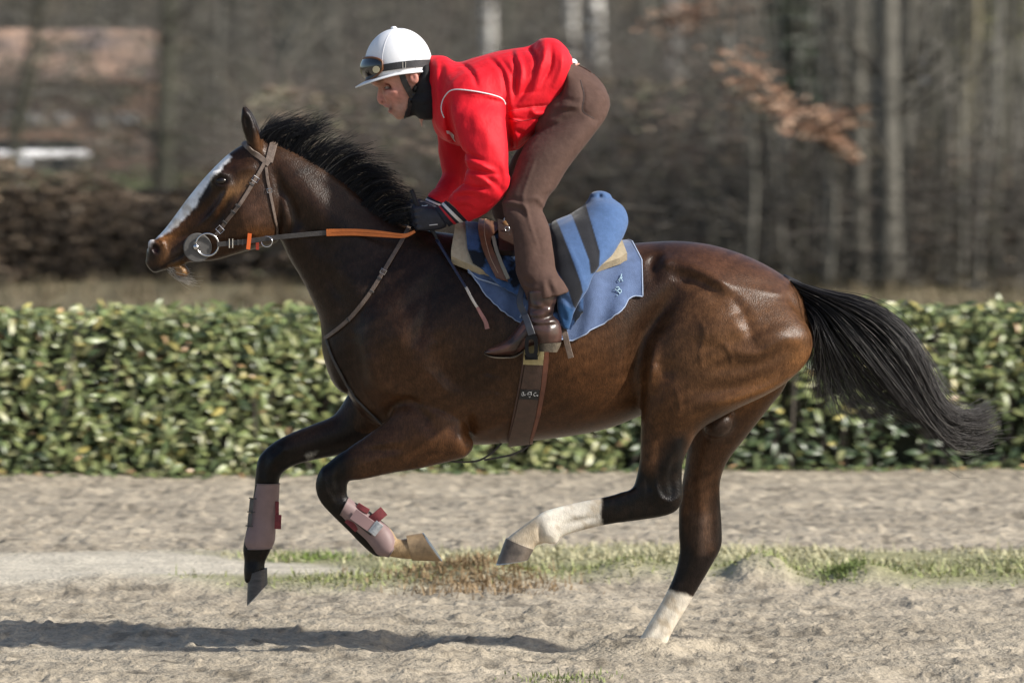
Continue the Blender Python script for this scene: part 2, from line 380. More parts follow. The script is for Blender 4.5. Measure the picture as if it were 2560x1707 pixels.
for px, py, rx, ry, a in ((1900, 1456, .11, .20, .075), (1860, 1460, .06, .1, .05), (1940, 1460, .07, .12, .04), (1560, 1446, .12, .2, .045), (1700, 1450, .2, .2, .03), (1180, 1462, .25, .25, .06), (2160, 1460, .12, .2, .05), (1015, 1610, .10, .3, -.05), (1440, 1600, .10, .22, -.05), (1050, 1640, .2, .2, .04), (300, 1470, .3, .2, .03)):
    g_ = ground_at(px, py); MOUNDS.append((g_[0], g_[1], rx, ry, a))
MOUNDS += [(.50, .02, .16, .10, .050), (.34, .10, .10, .14, .035), (.56, .30, .2, .12, .04)]
gx = axis(-3.4, 3.4, .0125, -900, 900); gy_ = axis(-1.6, 10.4, .030, -60, 1800, 1.16)
GX, GY = np.meshgrid(gx, gy_, indexing='ij'); GZ = ground_z(GX, GY)
GZ = GZ + np.where(GY > 150, sst(GY, 150, 330) * 16 * (1 + .4 * fbm(GX, GY, .02, 3, 90)), 0)         # a rise far behind the trees
n0, n1 = GX.shape; id_ = np.arange(n0 * n1).reshape(n0, n1)
GF = np.stack([id_[:-1, :-1], id_[1:, :-1], id_[1:, 1:], id_[:-1, 1:]], -1).reshape(-1, 4)
sandc = np.array([.36, .312, .24]); smoothc = np.array([.50, .455, .37]); turf = np.array([.20, .20, .085]); litter = np.array([.105, .085, .058]); dry = np.array([.175, .15, .09])
bk = bank(GX, GY)[..., None]; gr = grassy(GX, GY)[..., None]; beyond = sst(GY, 9.5, 10.4)[..., None]; wood = sst(GY, 44, 52)[..., None]
GC = sandc * (1 - bk) + smoothc * bk; GC = GC * (1 - .8 * gr) + turf * .8 * gr
GC = GC * (1 + .35 * fbm(GX, GY, 3, 4, 70)[..., None] + .40 * fbm(GX, GY, 14, 3, 71)[..., None]); GC = GC * (1 + .45 * fbm(GX * .22, GY * 1.6, 3.0, 3, 78)[..., None] * (1 - bk)); damp = np.clip(fbm(GX, GY, 2.2, 3, 72) * 3 - .25, 0, 1)[..., None] * (1 - bk); GC = GC * (1 - .20 * damp); speck = np.clip((fbm(GX, GY * .6, 13, 3, 75) - .13) * 9, 0, 1)[..., None] * (1 - .8 * bk); GC = GC * (1 - .42 * speck)
GC = GC * (1 - beyond) + beyond * (dry * (1 - wood) + litter * wood) * (1 + .5 * fbm(GX, GY, .9, 4, 73)[..., None])
M_ground = mat('sand_and_soil', (.4, .35, .28), .92, spec=.15, attr='soil', vary=.22, vscale=38, bump=.7, bscale=55, bdist=.02)
tag(link_mesh('ground', mesh_np('ground', np.stack([GX, GY, GZ], -1).reshape(-1, 3), GF, GC.reshape(-1, 3), 'soil'), M_ground), kind='structure')

# ---- grass on the ridge between the tracks
M_blade = mat('grass_blade', (.2, .22, .08), .65, spec=.25, attr='tint')
def blades(P, ln, wd, lean, cols, name, label, cat):
    n = len(P); r = np.random.default_rng(len(P)); th = r.uniform(0, 6.283, n); d = np.stack([np.cos(th), np.sin(th)], 1)
    tilt = r.uniform(.15, lean, n); side = np.stack([-d[:, 1], d[:, 0], np.zeros(n)], 1) * wd[:, None]
    out = np.stack([d[:, 0] * np.sin(tilt), d[:, 1] * np.sin(tilt), np.cos(tilt)], 1) * ln[:, None]; mid = P + out * .5 + np.array([0, 0, .06]) * ln[:, None]; tip = P + out - np.array([0, 0, .12]) * ln[:, None] * tilt[:, None]
    V_ = np.stack([P - side, P + side, mid + side * .8, mid - side * .8, tip], 1).reshape(-1, 3); b = np.arange(n)[:, None] * 5
    F_ = np.vstack([b + [0, 1, 2], b + [0, 2, 3], b + [3, 2, 4]]); o = link_mesh(name, mesh_np(name, V_, F_, np.repeat(cols, 5, 0)), M_blade)
    return tag(o, label, cat, kind='stuff')
def scatter(n, x0, x1, y0, y1, fn, r):
    x = r.uniform(x0, x1, n * 3); y = r.uniform(y0, y1, n * 3); k = r.random(n * 3) < fn(x, y); x, y = x[k][:n], y[k][:n]; return np.stack([x, y, ground_z(x, y) - .004], 1)
r_ = np.random.default_rng(12)
Pg = scatter(30000, -1.4, 7, 2.2, 5.0, lambda x, y: grassy(x, y) ** 1.5 * np.clip(.62 + 3.4 * fbm(x, y, 2.6, 3, 93), .03, 1), r_); t = sst(Pg[:, 1] + .5 * fbm(Pg[:, 0], Pg[:, 1], 2, 3, 91), 2.9, 3.9)[:, None]
cg = np.array([.28, .31, .13]) * (1 - t) + np.array([.50, .47, .30]) * t; cg = cg * r_.uniform(.6, 1.35, (len(Pg), 1)); pale = r_.random(len(Pg)) < .22; cg[pale] = np.array([.46, .42, .27]) * r_.uniform(.7, 1.15, (pale.sum(), 1))
blades(Pg, r_.uniform(.012, .048, len(Pg)) * (1 + 1.0 * (r_.random(len(Pg)) < .05)), r_.uniform(.002, .0042, len(Pg)), 1.45, cg, 'grass', 'short worn grass growing on the ridge between the sand tracks', 'grass')
def clump(px, py, n, rx, ry, col, ln, name, label, cat, lean=1.3, sp=.35):
    g = ground_at(px, py); q = r_.normal(size=(n, 2)) * [rx, ry] + g[:2]; P = np.stack([q[:, 0], q[:, 1], ground_z(q[:, 0], q[:, 1]) - .003], 1)
    return blades(P, r_.uniform(ln * .5, ln * 1.2, n), r_.uniform(.0015, .0035, n), lean, np.array(col) * r_.uniform(1 - sp, 1 + sp, (n, 1)), name, label, cat)
clump(1180, 1468, 1900, .17, .20, (.27, .19, .105), .055, 'dry_grass', 'brown dry grass tuft on the sand below the front hooves', 'dry grass', 1.5)
clump(2110, 1462, 300, .05, .08, (.17, .22, .07), .05, 'weed_clump', 'small dark green weeds at the front of the grass ridge', 'weeds')
clump(1400, 1704, 260, .08, .08, (.24, .28, .11), .032, 'grass_tuft', 'small green tuft of grass at the bottom edge of the picture', 'grass')
clump(770, 1412, 400, .10, .10, (.19, .25, .07), .05, 'grass_patch', 'thin green grass starting by the extended front leg', 'grass')

# ---- leaves
def leaf_mesh(L, wd, curl, col):
    """one folded leaf: eight triangles, base at the origin, pointing +x, face +z"""
    s = [(0, 0, 0), (.3, .42, .10), (.68, .36, .05), (1, 0, -.12), (.68, -.36, .05), (.3, -.42, .10), (.34, 0, 0), (.7, 0, -.02)]
    V_ = [(x * L, y * wd, z * wd * 1.3 - curl * x * x * L) for x, y, z in s]; F_ = [(0, 6, 1), (1, 6, 7), (1, 7, 2), (2, 7, 3), (0, 5, 6), (5, 4, 7), (5, 7, 6), (4, 3, 7)]
    return np.array(V_), np.array([f[::-1] for f in F_]), col
def frames(n, out, spread, r):
    """random leaf frames that face roughly the way out"""
    z = out + r.normal(0, spread, (n, 3)); z /= np.linalg.norm(z, axis=1, keepdims=True)
    a = r.normal(size=(n, 3)) + np.array([0, 0, -.15]); x = a - z * (a * z).sum(1, keepdims=True); x /= np.linalg.norm(x, axis=1, keepdims=True); y = np.cross(z, x)
    return np.stack([x, y, z], 2)
def leaves_np(P, Fm, S, kinds, pick):
    Vs = []; Fs = []; Cs = []; o = 0
    for k, (v, f, c) in enumerate(kinds):
        i = np.where(pick == k)[0]
        if len(i) == 0: continue
        q = np.einsum('nij,vj->nvi', Fm[i], v) * S[i][:, None, None] + P[i][:, None]; Vs.append(q.reshape(-1, 3)); m = len(v)
        Fs.append((f[None] + (np.arange(len(i)) * m)[:, None, None] + o).reshape(-1, 3)); Cs.append(np.repeat(np.array([c]), len(i) * m, 0) * np.repeat(rng.uniform(.7, 1.3, (len(i), 1)), m, 0)); o += len(i) * m
    return np.vstack(Vs), np.vstack(Fs), np.vstack(Cs)
M_leaf = mat('hedge_leaf', (.1, .15, .05), .38, spec=.5, attr='tint', vary=.12, vscale=40)
M_bark = mat('twig_bark', (.10, .085, .065), .85, attr=None, vary=.3, vscale=30, bump=.4, bscale=80)
HEDGE = thing('clipped_hedge', (0, 9.8, 0), 'low clipped evergreen laurel hedge behind the sand track', 'hedge')
hy = lambda x: 9.30 + .60 * sst(x, -2.7, 2.7)
HT, HW = .850, .55
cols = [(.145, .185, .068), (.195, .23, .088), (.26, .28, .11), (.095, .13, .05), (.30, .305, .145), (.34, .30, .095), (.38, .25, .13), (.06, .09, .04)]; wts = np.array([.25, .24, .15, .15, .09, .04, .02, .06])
kinds = [leaf_mesh(*a, c) for a, c in zip([(.075, .036, .15), (.082, .034, .25), (.070, .036, .05), (.066, .030, .3), (.074, .034, .1), (.078, .038, .0), (.060, .030, .4), (.07, .033, .2)], cols)]
r_ = np.random.default_rng(21); NL = 37000
x = r_.uniform(-7.6, 7.6, NL); u = r_.random(NL); face = np.where(u < .78, 0, 1); dep = r_.exponential(.05, NL); zz = HT * r_.random(NL) ** .92
sparse = sst(x, .5, 1.6) * (1 - sst(zz, .30, .62)); keep = (face == 1) | (r_.random(NL) > .55 * sparse)
gap = fbm(x, zz, 3.2, 3, 44); keep &= (face == 1) | (gap > -.16) | (r_.random(NL) < .35)
x, zz, face, dep = x[keep], zz[keep], face[keep], dep[keep]; NL = len(x); bulge = .06 * fbm(x, zz, 2.0, 3, 45)
Pl = np.stack([x, np.where(face == 0, hy(x) + dep + bulge, hy(x) + HW * r_.random(NL)), np.where(face == 0, zz + .0, HT - dep * .5 + r_.normal(0, .012, NL))], 1)
out = np.where(face[:, None] == 0, np.array([.30, -1, .50]), np.array([0, -.25, 1.0])); Fm = frames(NL, out, .42, r_); Sl = np.where(r_.random(NL) < .3, r_.uniform(.5, .8, NL), r_.uniform(.75, 1.3, NL))
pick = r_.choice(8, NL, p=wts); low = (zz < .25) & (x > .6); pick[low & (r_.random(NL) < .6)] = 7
# the 300 that show largest are parts of their own
sc_ = Sl - dep * 9 + (face == 0) * .3 - np.abs(x) * .02 - (np.abs(Fm[:, 1, 2] + .9)) * .4; big = np.argsort(-sc_)[:300]; rest = np.setdiff1d(np.arange(NL), big)
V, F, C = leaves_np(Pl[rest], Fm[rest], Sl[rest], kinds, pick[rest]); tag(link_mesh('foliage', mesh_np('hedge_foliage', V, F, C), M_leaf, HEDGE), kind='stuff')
leaf_me = []
for v, f, c in kinds:
    me = mesh_np('leaf', v, f, np.tile(c, (len(v), 1))); me.materials.append(M_leaf); me.polygons.foreach_set('use_smooth', np.ones(len(me.polygons), bool)); leaf_me.append(me)
for i in big:
    o = bpy.data.objects.new('leaf', leaf_me[pick[i]]); COL.objects.link(o); o.parent = HEDGE
    Mx = Matrix([list(Fm[i][k]) + [0] for k in range(3)] + [[0, 0, 0, 1]]); o.matrix_local = Matrix.Translation(Vector(Pl[i]) - HEDGE.location) @ Mx @ Matrix.Scale(float(Sl[i]), 4)
# woody inside
mb = MB(); m_ = []
for i in range(800):
    x0 = r_.uniform(-7.6, 7.6); y0 = hy(x0) + r_.uniform(.08, .5); p = np.array([x0, y0, -.02]); q = p + np.array([r_.normal(0, .12), r_.normal(-.05, .06), r_.uniform(.4, .86)]); mb.tube([p, (p + q) / 2 + r_.normal(0, .02, 3), q], [.009, .006, .003], 4, False)
mb.build('stems', mat('hedge_stem', (.15, .13, .11), .85, vary=.3), HEDGE, True)['kind'] = 'stuff'
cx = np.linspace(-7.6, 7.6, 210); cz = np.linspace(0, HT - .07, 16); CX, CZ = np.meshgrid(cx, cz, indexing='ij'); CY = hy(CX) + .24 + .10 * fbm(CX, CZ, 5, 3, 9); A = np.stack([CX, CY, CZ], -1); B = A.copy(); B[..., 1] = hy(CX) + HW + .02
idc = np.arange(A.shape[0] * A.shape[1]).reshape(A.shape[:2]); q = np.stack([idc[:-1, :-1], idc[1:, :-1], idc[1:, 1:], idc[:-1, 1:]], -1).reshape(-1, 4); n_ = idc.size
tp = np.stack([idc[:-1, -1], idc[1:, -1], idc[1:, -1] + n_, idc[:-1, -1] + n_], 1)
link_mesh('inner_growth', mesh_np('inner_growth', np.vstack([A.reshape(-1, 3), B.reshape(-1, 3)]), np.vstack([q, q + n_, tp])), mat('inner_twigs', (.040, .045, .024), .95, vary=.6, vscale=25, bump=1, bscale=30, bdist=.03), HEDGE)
# litter at the hedge foot
q = r_.random(1500); x = r_.uniform(-4.5, 5, 1500); P = np.stack([x, hy(x) + r_.normal(-.02, .10, 1500), np.zeros(1500)], 1); P[:, 2] = ground_z(P[:, 0], P[:, 1]) + .012; Fm = frames(1500, np.array([0, -.3, 1.0]), .4, r_)
V, F, C = leaves_np(P, Fm, r_.uniform(.5, .9, 1500), kinds, r_.choice(8, 1500, p=[.1, .1, .05, .3, .02, .02, .11, .3])); tag(link_mesh('fallen_leaves', mesh_np('fallen_leaves', V, F, C), M_leaf), 'fallen leaves lying along the foot of the hedge', 'leaves', kind='stuff')
# ================================================================ the horse
def proj(V):
    """places -> photograph pixels"""
    q = np.asarray(V) - np.array([0, -CAMD, CAMH]); d = q[..., 1] * _c - q[..., 2] * _s; v = q[..., 1] * _s + q[..., 2] * _c
    return np.stack([1280 + FPX * q[..., 0] / d, 853.5 - FPX * v / d], -1)
def wob(P, sc, seed=3):
    r = np.random.default_rng(seed); o = 0
    for i in range(8):
        k = r.normal(size=2) / sc * (1 + i * .5); o = o + np.sin(P @ k + r.uniform(0, 6.28)) / (1 + i * .35)
    return o / 2.5
def NP(zid, pts):
    ox, oy, sc = ZOOM[zid]; return np.array([(ox + x / sc, oy + y / sc) for x, y in pts])
def in_poly(P, poly):
    x, y = P[:, 0], P[:, 1]; ins = np.zeros(len(P), bool); j = len(poly) - 1
    for i in range(len(poly)):
        a, b = poly[i], poly[j]; c = (a[1] > y) != (b[1] > y)
        ins ^= c & (x < (b[0] - a[0]) * (y - a[1]) / (b[1] - a[1] + 1e-12) + a[0]); j = i
    return ins
def poly_mask(P, poly, soft):
    """signed distance to a polygon -> 0..1"""
    d = np.full(len(P), 1e9)
    for i in range(len(poly)):
        a = poly[i - 1]; e = poly[i] - a; t = np.clip(((P - a) @ e) / (e @ e + 1e-9), 0, 1); d = np.minimum(d, np.hypot(*(P - a - t[:, None] * e).T))
    d = np.where(in_poly(P, poly), d, -d); return np.clip(.5 + d / soft, 0, 1)

hf = Field((-1.36, -.36, -.16), (1.16, .36, 2.0), .0065)
trunk = [((775, 745), (800, 900), .10), ((850, 620), (835, 955), .165), ((930, 570), (900, 985), .20), ((1010, 548), (980, 1008), .225), ((1090, 552), (1075, 1020), .25),
         ((1180, 562), (1175, 1016), .275), ((1300, 568), (1300, 1002), .29), ((1400, 564), (1400, 982), .268), ((1480, 557), (1480, 952), .232), ((1560, 554), (1570, 930), .235),
         ((1640, 564), (1660, 925), .25), ((1720, 590), (1740, 895), .225), ((1790, 627), (1800, 868), .17), ((1838, 668), (1850, 830), .10), ((1858, 730), (1862, 800), .04)]
hf.loft([sec('F', t, b, w, 0) for t, b, w in trunk], k=.03, e=2.15, cap=.6)
neck = [((585, 318), (640, 535), .065), ((645, 330), (662, 588), .078), ((722, 370), (698, 650), .088), ((785, 412), (728, 715), .10), ((840, 458), (747, 770), .118), ((900, 503), (778, 845), .14), ((985, 532), (850, 925), .165), ((1090, 560), (960, 940), .17)]
hf.loft([sec('F', t, b, w, 0) for t, b, w in neck], k=.06, cap=1.0)
head = [((592, 316), (634, 520), .06), ((562, 330), (636, 552), .078), ((530, 350), (603, 567), .088), ((500, 377), (562, 578), .09), ((465, 414), (522, 590), .076), ((430, 457), (490, 598), .062),
        ((400, 498), (455, 601), .054), ((376, 529), (428, 604), .052), ((354, 552), (405, 611), .056), ((338, 574), (383, 619), .053), ((337, 594), (362, 625), .042)]
hf.loft([sec('F', t, b, w, 0) for t, b, w in head], k=.025, e=2.4, cap=.5)
hf.ell(W('A1', 345, 1375, 0), (.036, .032, .027), R(-20), k=.012)                                  # chin
hf.ell(W('A1', 930, 940, -.055), (.085, .03, .10), R(-35), k=.03); hf.ell(W('A1', 930, 940, .055), (.085, .03, .10), R(-35), k=.03)   # jowls
for sy in (-1, 1):
    hf.ell(W('A1', 660, 655, sy * .074), (.042, .018, .030), R(-30), k=.02)                          # brow over the eye
    hf.ell(W('A1', 150, 1190, sy * .045), (.030, .018, .024), R(-62), k=.012)                           # nostril rim
    hf.ell(W('A1', 150, 1200, sy * .064), (.020, .020, .014), R(-62), k=.006, sub=True)
    hf.ell(W('A1', 668, 667, sy * .094), (.021, .014, .014), R(-12), k=.008, sub=True)
    dx = 0 if sy < 0 else 16
    hf.loft([sec('A1', (880 + dx, 400), (1000 + dx, 450), .022, sy * .045), sec('A1', (838 + dx, 270), (968 + dx, 310), .026, sy * .055), sec('A1', (824 + dx, 200), (938 + dx, 220), .022, sy * .06),
             sec('A1', (826 + dx, 130), (902 + dx, 142), .015, sy * .062), sec('A1', (832 + dx, 80), (856 + dx, 86), .006, sy * .06)], k=.012, cap=.4)
    hf.loft([sec('A1', (862 + dx, 330), (905 + dx, 345), .010, sy * .078), sec('A1', (845 + dx, 240), (905 + dx, 260), .014, sy * .085), sec('A1', (840 + dx, 170), (880 + dx, 180), .010, sy * .082)], k=.006, sub=True)
# near hind leg
nh = [((1500, 650), (1800, 680), .09, -.115), ((1490, 720), (1860, 758), .120, -.145), ((1484, 800), (1858, 822), .130, -.152), ((1477, 880), (1800, 880), .124, -.155), ((1473, 938), (1675, 947), .106, -.158),
      ((1472, 990), (1606, 990), .078, -.155), ((1470, 1050), (1576, 1050), .058, -.16), ((1461, 1100), (1567, 1100), .046, -.16), ((1450, 1122), (1566, 1152), .042, -.16), ((1420, 1133), (1530, 1183), .036, -.16),
      ((1389, 1141), (1400, 1203), .029, -.16), ((1330, 1153), (1342, 1216), .026, -.16), ((1280, 1165), (1296, 1230), .029, -.16), ((1247, 1176), (1268, 1246), .034, -.16), ((1215, 1198), (1236, 1250), .030, -.16), ((1182, 1222), (1226, 1260), .034, -.16), ((1163, 1238), (1224, 1266), .038, -.16)]
hf.loft([sec('F', t, b, w, y) for t, b, w, y in nh], k=.022, e=2.5, cap=.3)
fh = [((1570, 760), (1846, 770), .10, .12), ((1575, 870), (1806, 882), .11, .13), ((1580, 940), (1768, 934), .10, .13), ((1580, 1000), (1713, 1004), .085, .13), ((1575, 1060), (1673, 1056), .068, .13), ((1567, 1110), (1655, 1102), .055, .13),
      ((1560, 1160), (1654, 1150), .045, .13), ((1559, 1220), (1658, 1213), .043, .13), ((1561, 1265), (1656, 1256), .042, .13), ((1552, 1310), (1633, 1300), .038, .13), ((1538, 1345), (1606, 1346), .032, .13), ((1516, 1388), (1582, 1387), .030, .13),
      ((1489, 1433), (1550, 1440), .030, .13), ((1463, 1474), (1523, 1490), .035, .13), ((1432, 1500), (1484, 1530), .032, .13), ((1400, 1510), (1440, 1556), .036, .13)]
hf.loft([sec('F', t, b, w, y) for t, b, w, y in fh], k=.022, cap=.3)
nf = [((905, 905), (1086, 985), .07, -.13), ((888, 962), (1072, 1042), .07, -.14), ((842, 1000), (985, 1071), .058, -.145), ((800, 1028), (900, 1086), .050, -.145), ((762, 1056), (835, 1100), .043, -.145), ((733, 1084), (803, 1104), .041, -.145),
      ((725, 1118), (797, 1124), .040, -.145), ((736, 1152), (802, 1145), .034, -.145), ((768, 1188), (835, 1163), .027, -.145), ((800, 1219), (865, 1186), .026, -.145), ((830, 1250), (895, 1211), .029, -.145), ((862, 1276), (908, 1230), .034, -.145),
      ((890, 1277), (915, 1238), .030, -.145), ((922, 1282), (936, 1236), .036, -.145), ((950, 1284), (954, 1232), .040, -.145)]
hf.loft([sec('F', t, b, w, y) for t, b, w, y in nf], k=.022, cap=.3)
ff = [((800, 905), (905, 1010), .07, .11), ((768, 952), (850, 1030), .062, .12), ((720, 974), (772, 1046), .054, .125), ((670, 994), (716, 1057), .048, .125), ((626, 1018), (668, 1072), .044, .125), ((595, 1050), (646, 1090), .042, .125),
      ((587, 1090), (641, 1108), .039, .125), ((584, 1125), (640, 1128), .032, .125), ((574, 1180), (634, 1180), .027, .125), ((563, 1230), (630, 1235), .029, .125), ((558, 1262), (622, 1262), .034, .125), ((561, 1285), (610, 1287), .030, .125), ((560, 1312), (608, 1303), .036, .125), ((562, 1335), (610, 1326), .038, .125)]
hf.loft([sec('F', t, b, w, y) for t, b, w, y in ff], k=.022, cap=.3)
hf.ell(W('F', 1650, 975, .02), (.055, .04, .045), R(30), k=.03)
hf.ell(W('F', 960, 800, -.14), (.16, .07, .20), R(55), k=.06)        # shoulder mass
hf.ell(W('F', 1055, 1015, -.15), (.05, .05, .05), 0, k=.03)          # point of the elbow
hf.ell(W('F', 1270, 1238, -.16), (.018, .018, .018), 0, k=.012)
muscles = [  # (crop, points, width, height)
    ('A6', [(420, 500), (470, 600), (440, 720), (470, 830)], 5, .0028), ('A6', [(560, 640), (620, 740), (600, 850)], 5, .0026), ('A6', [(300, 900), (330, 1010), (300, 1120)], 5, .0028), ('A6', [(690, 900), (800, 860), (880, 800)], 5, .0026), ('A7', [(640, 760), (720, 880), (700, 980), (780, 1060)], 5, .0028), ('A7', [(880, 900), (980, 960), (1080, 1100)], 5, .0026), ('A7', [(1300, 1000), (1380, 1100), (1360, 1240)], 5, .0026), ('A4', [(900, 520), (1080, 470), (1240, 440)], 5, .0028), ('A1', [(560, 800), (620, 900), (600, 1000)], 4, .0022), ('A1', [(820, 960), (860, 1060), (940, 1100)], 4, .0022), ('A7', [(1240, 960), (1300, 930), (1420, 960)], 7, -.004), ('A7', [(1230, 1060), (1330, 1040), (1440, 1070)], 7, -.004),
    ('A6', [(340, 330), (250, 470), (150, 600), (90, 760), (70, 900)], 30, -.026), ('A6', [(200, 640), (170, 760), (160, 860)], 18, .012), ('A6', [(190, 300), (180, 220), (270, 170)], 13, -.010), ('A6', [(270, 200), (400, 240), (560, 320), (650, 420)], 20, .012),
    ('A6', [(255, 205)], 22, .012), ('A6', [(330, 300), (450, 330), (580, 420)], 22, -.010),
    ('A6', [(600, 360), (680, 500), (740, 650)], 18, -.008), ('A6', [(640, 500), (690, 620)], 30, .006), ('A6', [(740, 660), (860, 610), (960, 590)], 20, .008), ('A6', [(600, 700), (760, 720), (900, 650), (1000, 640)], 16, .009), ('A6', [(480, 800), (700, 790), (900, 720), (1010, 690)], 22, -.007),
    ('A6', [(430, 930), (640, 900), (820, 850), (980, 760)], 20, -.010), ('A6', [(460, 1010), (640, 980), (800, 930), (930, 860)], 18, .010), ('A6', [(250, 1060), (230, 1200), (200, 1350)], 16, -.007), ('A6', [(190, 760), (160, 860), (150, 950)], 20, .012),
    ('A6', [(230, 800), (310, 830)], 26, -.006), ('A6', [(330, 1180), (300, 1280), (240, 1400)], 14, .006), ('A6', [(370, 1240), (330, 1360), (310, 1460)], 12, -.006), ('A6', [(500, 440), (530, 560), (500, 680)], 60, .010),
    ('A7', [(640, 1200), (800, 1130), (900, 1200), (960, 1290)], 18, -.014), ('A7', [(1010, 740), (1030, 900), (1130, 1000), (1250, 1010)], 28, -.010), ('A7', [(560, 800), (620, 1000), (760, 1090)], 26, .010), ('A7', [(930, 700), (900, 850), (960, 1000), (1080, 1080)], 34, .010),
    ('A7', [(1200, 1180), (1190, 1300), (1180, 1420)], 16, -.012), ('A7', [(460, 740), (470, 900), (520, 1060), (600, 1180)], 18, -.014), ('A7', [(960, 380), (930, 560), (860, 800)], 20, -.008), ('A7', [(780, 500), (760, 680), (800, 860)], 40, .010), ('A7', [(1210, 1170), (1330, 1140), (1440, 1170)], 12, -.006), ('A7', [(1240, 1320), (1340, 1280), (1420, 1220)], 14, .005),
    ('A7', [(460, 700), (560, 500), (700, 380)], 22, -.007), ('A7', [(700, 640), (900, 440), (1000, 330)], 26, -.008), ('A7', [(400, 250), (480, 420), (500, 560)], 30, .006), ('A7', [(300, 300), (380, 480)], 16, -.006),
    ('A1', [(1070, 560), (1130, 720), (1200, 830), (1240, 1000), (1150, 1130)], 14, -.012), ('A1', [(1110, 700), (1115, 900), (1110, 1090)], 9, -.008), ('A1', [(720, 720), (620, 900), (540, 990)], 10, .006), ('A1', [(730, 790), (640, 960), (560, 1010)], 9, -.006), ('A1', [(740, 600), (860, 560), (930, 590)], 14, .006), ('A1', [(700, 560), (780, 510), (860, 520)], 13, -.006),
    ('A1', [(590, 640), (640, 600), (720, 630)], 5, .005), ('A1', [(600, 690), (660, 715), (730, 690)], 5, .004), ('A1', [(215, 1330), (310, 1272), (400, 1205)], 5, -.014), ('A1', [(60, 1180), (90, 1130), (140, 1110), (190, 1150), (215, 1220), (195, 1290)], 5, .007), ('A1', [(250, 1330), (330, 1300), (420, 1250)], 7, .006), ('A1', [(240, 1270), (330, 1220), (400, 1160)], 9, .005), ('A1', [(740, 690), (660, 830), (560, 960), (470, 1050)], 8, .006), ('A1', [(650, 760), (560, 880), (470, 960)], 14, -.007), ('A1', [(760, 800), (900, 1000), (1000, 1100)], 30, .005), ('A1', [(200, 1290), (230, 1180), (300, 1120), (400, 1090)], 8, -.005), ('A1', [(300, 1200), (420, 1130)], 12, .003), ('A1', [(230, 1330), (270, 1370), (330, 1330)], 6, -.006), ('A1', [(480, 720), (400, 850), (280, 1010)], 12, -.004),
    ('A1', [(1230, 820), (1300, 1000), (1500, 1250)], 24, -.006), ('A1', [(1300, 560), (1600, 800), (1850, 1000)], 24, -.005), ('A1', [(1250, 650), (1450, 900), (1700, 1080)], 30, .006),
    ('A4', [(860, 420), (1060, 400), (1250, 390)], 10, -.007), ('A4', [(760, 500), (900, 440), (1240, 330)], 12, .004), ('A4', [(1260, 520), (1420, 440), (1520, 420)], 10, -.004), ('A4', [(690, 520), (720, 650), (760, 760)], 9, .005), ('A4', [(800, 520), (790, 640), (800, 740)], 8, -.006),
    ('A5', [(1040, 470), (1060, 560), (1120, 600), (1180, 570)], 8, .007), ('A5', [(1000, 420), (1010, 540)], 10, -.006), ('A5', [(720, 690), (560, 715), (470, 750)], 6, -.004), ('A5', [(1160, 300), (1130, 450), (1140, 560)], 9, -.007), ('A5', [(350, 740), (370, 820), (420, 830)], 8, -.007), ('A5', [(1240, 520), (1235, 700), (1215, 900), (1180, 1050)], 10, -.006), ('A5', [(1390, 480), (1380, 700), (1385, 860)], 10, -.006), ('A5', [(1310, 500), (1310, 760), (1290, 950)], 16, .006), ('A5', [(1170, 1180), (1090, 1320), (1020, 1440)], 7, -.004), ('A5', [(540, 690), (640, 672)], 8, .003),
    ('A4', [(380, 360), (420, 400), (350, 470), (330, 560)], 8, .006), ('A4', [(300, 420), (280, 520), (290, 600)], 8, -.005), ('A4', [(430, 420), (400, 520)], 8, -.005), ('A4', [(560, 330), (700, 270), (860, 210)], 12, -.006), ('A4', [(600, 400), (760, 360)], 12, .005), ('A4', [(210, 1110), (200, 1200)], 7, -.004), ('A4', [(720, 560), (730, 660), (790, 760)], 8, -.005)]
muscles = [(z, p, w * .92, h * 1.5) for z, p, w, h in muscles]
far_l = [m_ for m_ in muscles if m_[0] == 'A5' and min(p[0] for p in m_[1]) > 1000 and max(p[1] for p in m_[1]) > 700 or m_[0] == 'A4' and max(p[0] for p in m_[1]) < 620]
hf.relief([m_ for m_ in muscles if m_ not in far_l], y0=-.02, y1=-.06, Y=-.16)
hf.relief(far_l, y0=.12, y1=.09, Y=.12)
V, F = hf.skin(3)
P = proj(V); Pw = P + np.stack([wob(P, 9, 1), wob(P, 9, 2)], 1) * 3
C = np.tile(np.array([.087, .042, .021]), (len(V), 1))
def spot(zid, x, y, rx, ry, col, a=1.0, ang=0.0):
    global C
    ox, oy, sc = ZOOM[zid]; q = Pw - np.array([ox + x / sc, oy + y / sc]); ca, sa = math.cos(R(ang)), math.sin(R(ang))
    u = (q[:, 0] * ca + q[:, 1] * sa) / (rx / sc); v = (-q[:, 0] * sa + q[:, 1] * ca) / (ry / sc)
    w = (a * np.exp(-(u * u + v * v) ** 1.3))[:, None]; C = C * (1 - w) + np.array(col) * w
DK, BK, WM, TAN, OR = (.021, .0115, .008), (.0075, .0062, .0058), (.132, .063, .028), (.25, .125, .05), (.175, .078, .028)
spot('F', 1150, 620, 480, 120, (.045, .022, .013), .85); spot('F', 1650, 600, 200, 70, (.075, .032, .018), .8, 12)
spot('F', 1640, 780, 200, 130, WM, .9); spot('A6', 700, 980, 330, 70, OR, .9, -22); spot('A6', 1000, 740, 70, 120, OR, .6); spot('A6', 230, 1000, 120, 200, (.11, .047, .018), .8)
